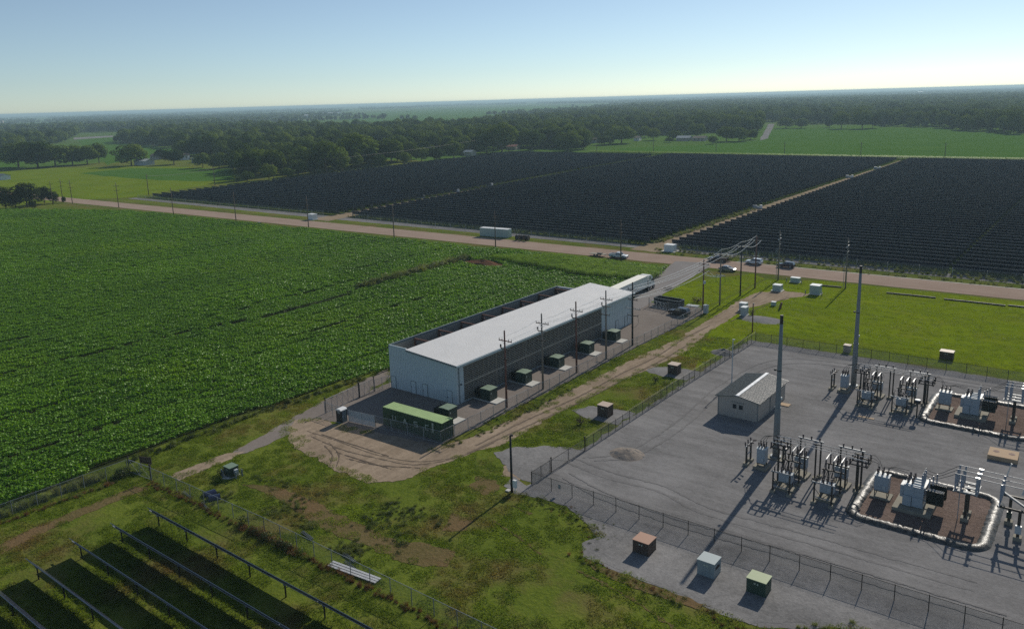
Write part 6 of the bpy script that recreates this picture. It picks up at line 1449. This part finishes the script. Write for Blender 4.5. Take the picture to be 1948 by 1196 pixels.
PADS = [[(-68, 79), (-57, 76), (-57, 90), (-66, 85)], [(-67, 99), (-57.6, 99), (-57.6, 105.2), (-66, 104)], [(-67, 122.5), (-57.6, 122.5), (-57.6, 128.5), (-66, 127.5)]]
gp = []
for x in np.arange(-112, -2, 1.05):
    for y in np.arange(18, 150, 1.05):
        xx = x+rg.uniform(-.5, .5); yy = y+rg.uniform(-.5, .5)
        indirt = inpoly(xx, yy, DIRT) or inpoly(xx, yy, LANE)
        if indirt and (segd(xx, yy, DIRT+DIRT[:1]) > 1.1+2.6*mnoise.noise(Vector((xx*.6, yy*.6, 8))) or rg.uniform() < .45 or inpoly(xx, yy, NOGRASS[5])): continue
        if not inview(xx, yy, 40) or any(inpoly(xx, yy, p) for p in NOGRASS if not (indirt and p in (DIRT, LANE))) or any(inpoly(xx, yy, p) for p in PADS): continue
        nz = mnoise.noise(Vector((xx*.13, yy*.13, 2))); n2 = mnoise.noise(Vector((xx*.5, yy*.5, 5)))
        if nz < -.30: continue
        if any(inpoly(xx, yy, p) for p in DRY) and rg.uniform() < .72+mnoise.noise(Vector((xx*.9, yy*.9, 3)))*.9: continue
        solar = yy < 44 and xx > -91
        h = (.75+.7*max(0, nz)+.3*n2)*(1.25 if solar else 1)
        if n2 < -.27 and not solar: continue
        gp.append((xx, yy, .02, rg.uniform(0, 6.28), rg.uniform(.8, 1.15), max(.35, h), rg.integers(0, 4)))
scatter('grass', gp, grass_k, 'uneven rough grass between the solar panels, dirt and substation', 'grass')
gp = []
for x in np.arange(-93, 6, 1.5):
    for y in np.arange(100, 216, 1.5):
        xx = x+rg.uniform(-.7, .7); yy = y+rg.uniform(-.7, .7)
        if not inview(xx, yy, 30) or not (inpoly(xx, yy, LAWN) or inpoly(xx, yy, [(-92, 168), (-74, 168), (-75, 206), (-80, 211), (-92, 190)])): continue
        if any(inpoly(xx, yy, p) for p in (SUBY, DIRT, DRIVE)): continue
        if mnoise.noise(Vector((xx*.1, yy*.5, 4))) < -.2: continue
        gp.append((xx, yy, .02, rg.uniform(0, 6.28), rg.uniform(.8, 1.1), rg.uniform(.6, 1.4), rg.integers(0, 3)))
scatter('lawn_grass', gp, lawn_k, 'bright mown grass of the lawn behind the substation', 'grass')
edge = [(x, y, 0, rg.normal(0, .1), 1, rg.uniform(.9, 1.1), rg.integers(0, 3)) for y in (612.5, 614.2, 616, 618) for x in np.arange(-385, 5, 1.6) if inpoly(x, y+3, [(-390, 610), (-300, 611), (-20, 618), (10, 618), (10, 640), (-390, 640)])]
scatter('corn_edge', edge, [corn_tile() for _ in range(2)], 'dark front rows of the far corn field behind the array', 'crop')
# weeds
def bushmesh(h, r, n, s, m, name='foliage'):
    d = rg.normal(0, 1, (n, 3)); d /= np.linalg.norm(d, axis=1)[:, None]; rr = rg.uniform(.3, 1, (n, 1))**.5; Pp = d*rr*[r, r, h*.5]+[0, 0, h*.5]; Pp[:, :2] *= (1+rg.normal(0, .15, (n, 1))); V, F = leaf_quads(Pp, d+[0, 0, .4], s, .6); return np_mesh(name, V, F, [m])
def along(pl, sp, wid, hs, ks, cov=1.0):
    out = []
    for (ax, ay), (bx, by) in zip(pl, pl[1:]):
        L_ = math.hypot(bx-ax, by-ay); n_ = int(L_/sp)
        for i in range(n_):
            t = (i+rg.uniform())/max(1, n_); x = ax+(bx-ax)*t+rg.normal(0, wid); y = ay+(by-ay)*t+rg.normal(0, wid)
            if mnoise.noise(Vector((x*.35, y*.35, 9))) > cov-.6: continue
            s = rg.uniform(*hs); out.append((x, y, 0, rg.uniform(0, 6.28), s, s*rg.uniform(.8, 1.3), ks[int(rg.integers(len(ks)))]))
    return out
wk = [bushmesh(1.0, .55, 150, .17, L_WEED), bushmesh(.8, .6, 140, .17, L_DARKW), bushmesh(.6, .55, 130, .13, L_RED), clump(60, .8, .4, .05, L_RED, .4), clump(70, .9, .5, .06, L_WEED, .35), bushmesh(.55, .8, 150, .16, L_DARKW)]
W = []
W += along([(-107.2, 14), (-106.6, 31), (-106.4, 46)], .5, .3, (.7, 1.25), (0, 4, 4, 0, 4), 1.3)
W += along([(-104.8, 16), (-104.2, 34), (-103.6, 46)], .35, .25, (.35, .7), (3, 2, 4), 1.1)
W += along([(-105, 47), (-103.5, 47.6)], .2, .6, (1.0, 1.6), (1, 0), 2)
W += along([(-99.5, 48.3), (-76, 48.7), (-44, 48.7)], .28, .22, (.30, .6), (3, 3, 3, 2, 4), 1.05)
W += along([(-80, 48.5), (-69, 48.7)], .3, .3, (.7, 1.2), (1, 2), 1.2)
W += along([(-56.5, 72.6), (-50, 73.2), (-45, 71.6), (-43, 69)], .3, .6, (.2, .42), (5, 4, 5, 2), 1.0)
W += along([(-43.5, 66.0), (-38, 65.2), (-33, 65.0), (-29, 64.6), (-24, 64.4), (-20.5, 66)], .25, .4, (.22, .5), (3, 5, 2, 4, 3), 1.0)
W += along([(-20, 67.6), (-16, 69.8), (-9, 71)], .3, .5, (.3, .6), (2, 5, 4), 1.0)
W += along([G(862, 850), G(930, 818), G(1000, 785), G(1090, 738)], .35, .35, (.25, .5), (5, 4), .95)
W += along([G(690, 548), G(740, 535), G(790, 520), G(850, 505), G(890, 494)], .16, .8, (1.0, 2.1), (0, 1, 1, 4), 1.15)
W += along([G(530, 595), G(620, 575), G(690, 550)], .5, .6, (.7, 1.2), (1, 5), 1.0)
W += along([(-120, 230), (58, 235)], .8, .5, (.6, 1.0), (4, 1, 0), 1.1)
W += along([(-118, 224.5), (0, 228), (58, 229.5)], 1.0, .6, (.5, 1.0), (1, 5, 0), .8)
W += along([(-120, 236.6), (58, 237.3)], .5, .6, (.6, 1.0), (4, 0), 1.3)
W += along([(-274, 236.6), (-126, 236.8)], .7, .5, (.5, .9), (4, 0), .9)
W += along([(LX1(240)-3.3, 240), (LX1(330)-3.3, 330)], .5, .5, (.6, 1.2), (0, 4, 1), 1.0)
W += along([(-108.2, 50), (-108.3, 70), (-106.5, 92)], .3, .5, (.4, .9), (1, 5, 0), 1.1)
W += along([G(500, 905), G(560, 930), G(600, 945)], .4, 1.0, (.3, .6), (5, 5, 1), .9)
W += along([G(680, 985), G(740, 1010), G(790, 1035)], .3, 1.2, (.3, .7), (5, 1), 1.0)
W += along([G(740, 960), G(800, 985), G(850, 1000)], .25, 1.0, (.3, .7), (5, 1), 1.0)
for c_, n_, r_, hs in ((G(545, 965), 50, 2.0, (.4, .8)), (G(590, 1000), 30, 1.5, (.4, .9)), (G(670, 1045), 50, 1.6, (.5, .9)), (G(425, 945), 40, 1.6, (.3, .7)), (G(750, 975), 60, 2.5, (.3, .7)), (G(1110, 1000), 50, 2.5, (.15, .32)), (G(1045, 968), 40, 2.5, (.15, .32)), (G(520, 975), 20, 1, (.4, .7))):
    for _ in range(n_): s = rg.uniform(*hs); W.append((c_[0]+rg.normal(0, r_*.7), c_[1]+rg.normal(0, r_*.5), 0, rg.uniform(0, 6.28), s*.7, s*.55, (5, 4, 4)[int(rg.integers(3))]))
scatter('weeds', W, wk, 'ragged green and dry red weeds along fences and gravel edges', 'weeds')
def bush(label, loc, h, r, m, n=380, s=.16, twigs=False):
    t = thing('bush', label, 'bush', (*loc, 0)); link(bpy.data.objects.new('foliage', bushmesh(h, r, n, s, m)), t)
    b = MB()
    for i in range(16 if twigs else 6): a = rg.uniform(0, 6.28); q = r*rg.uniform(.4, 1.1); b.tube([(0, 0, .02), (q*.5*math.cos(a), q*.5*math.sin(a), h*.5), (q*math.cos(a), q*math.sin(a), h*rg.uniform(.3, 1.1))], [.04, .03, .012], 4)
    b.build('twigs', M['wood'], t); return t
bush('dry brown brush heap on the grass beside the nearer brown cabinet', G(1106, 806), 1.3, 1.1, L_DRY, 300, .14, True)
bush('dark shrub beside the brown cabinet opposite the shed', G(1247, 727), 1.2, .8, L_DARKW, 300, .14, True)
bush('low green shrub at the substation fence near the brown cabinet opposite the shed', G(1268, 731), .8, 1.0, L_WEED, 260, .14)
bush('leafy bush smothering the dark green cabinet, right of it', G(448, 904), 1.15, .95, L_WEED, 380, .18)
bush('leafy bush smothering the dark green cabinet, left of it', G(422, 903), 1.0, .85, L_DARKW, 300, .18)
bush('dark bush pressed against the tall grey cabinet by the dirt track', (-64.2, 169.6), 1.5, .8, L_DARKW, 320, .15)
bush('brush pile of dark branches on the lawn behind the dumpster', G(1326, 575), 1.3, 1.6, L_DRY, 340, .2, True)
bush('reddish dry shrub by the lorry drive on the lawn', G(1272, 552), .9, 1.6, L_DRY, 260, .16, True)
bush('small dark bush at the roadside behind the dark maroon pickup', G(1387, 497), 1.6, 1.2, L_DARKW, 300, .2)
x, y = G(1318, 582); tag(MB().box(-1.4, 1.4, -.8, .8, 0, .12).build('metal_plate', M['cab'], None, (x, y, .04), rz=.1), 'pale flat plate lying before the brush pile on the lawn', 'plate')
# ------------------------------------------------------------------ sky, sun, air
EL, AZ = R_(30.5), R_(-4.2)          # the sun stands almost straight along +Y, a little towards -X
w = bpy.data.worlds.new('World'); sc.world = w; w.use_nodes = True; nt = w.node_tree; nt.nodes.clear()
sky = nt.nodes.new('ShaderNodeTexSky'); sky.sky_type = 'NISHITA'; sky.sun_disc = False; sky.sun_elevation = EL; sky.sun_rotation = AZ
sky.altitude = 2500; sky.air_density = 1.0; sky.dust_density = 1.0; sky.ozone_density = 4
def pale(c):
    h = nt.nodes.new('ShaderNodeHueSaturation'); h.inputs['Saturation'].default_value = .80; h.inputs['Value'].default_value = .96
    nt.links.new(mixc(nt, 1.0, c, (.95, 1.01, .95), 'MULTIPLY'), h.inputs['Color']); return h.outputs[0]
bg = nt.nodes.new('ShaderNodeBackground'); bg.inputs['Strength'].default_value = .092
o = nt.nodes.new('ShaderNodeOutputWorld'); nt.links.new(pale(sky.outputs[0]), bg.inputs[0]); nt.links.new(bg.outputs[0], o.inputs[0])
sl = bpy.data.lights.new('sun', 'SUN'); sl.energy = 3.8; sl.angle = R_(.55); sl.color = (1, .93, .82)
so = bpy.data.objects.new('sun', sl); COL.objects.link(so)
sd = Vector((math.sin(AZ)*math.cos(EL), math.cos(AZ)*math.cos(EL), math.sin(EL)))
so.rotation_euler = sd.to_track_quat('Z', 'Y').to_euler(); so.location = (0, 300, 200)
# haze: a shallow layer of even air over the plain
HZ = 26000
hz = MB(); hz.box(-HZ, HZ, -HZ, HZ, -1, 52)
hm, hn, N, L = nodes('haze_air'); v = hn.nodes.new('ShaderNodeVolumePrincipled'); v.inputs['Color'].default_value = (.60, .84, .94, 1); v.inputs['Density'].default_value = 1.4e-4; v.inputs['Anisotropy'].default_value = .15
oo = hn.nodes.new('ShaderNodeOutputMaterial'); L(v.outputs[0], oo.inputs['Volume'])
tag(hz.build('haze', hm, fix=False), 'pale summer haze over the plain', 'haze', None, 'stuff')
sc.view_settings.view_transform = 'Standard'; sc.view_settings.look = 'None'; sc.view_settings.exposure = 0.08; sc.view_settings.gamma = 1
sc.render.engine = 'CYCLES'; c = sc.cycles
c.max_bounces = 5; c.diffuse_bounces = 2; c.glossy_bounces = 2; c.transmission_bounces = 3; c.volume_bounces = 0; c.transparent_max_bounces = 24
c.use_denoising = False; c.denoising_prefilter = 'NONE'; c.use_adaptive_sampling = False; c.denoiser = 'OPENIMAGEDENOISE'; c.caustics_reflective = False; c.caustics_refractive = False
c.sample_clamp_indirect = 5; c.use_light_tree = True
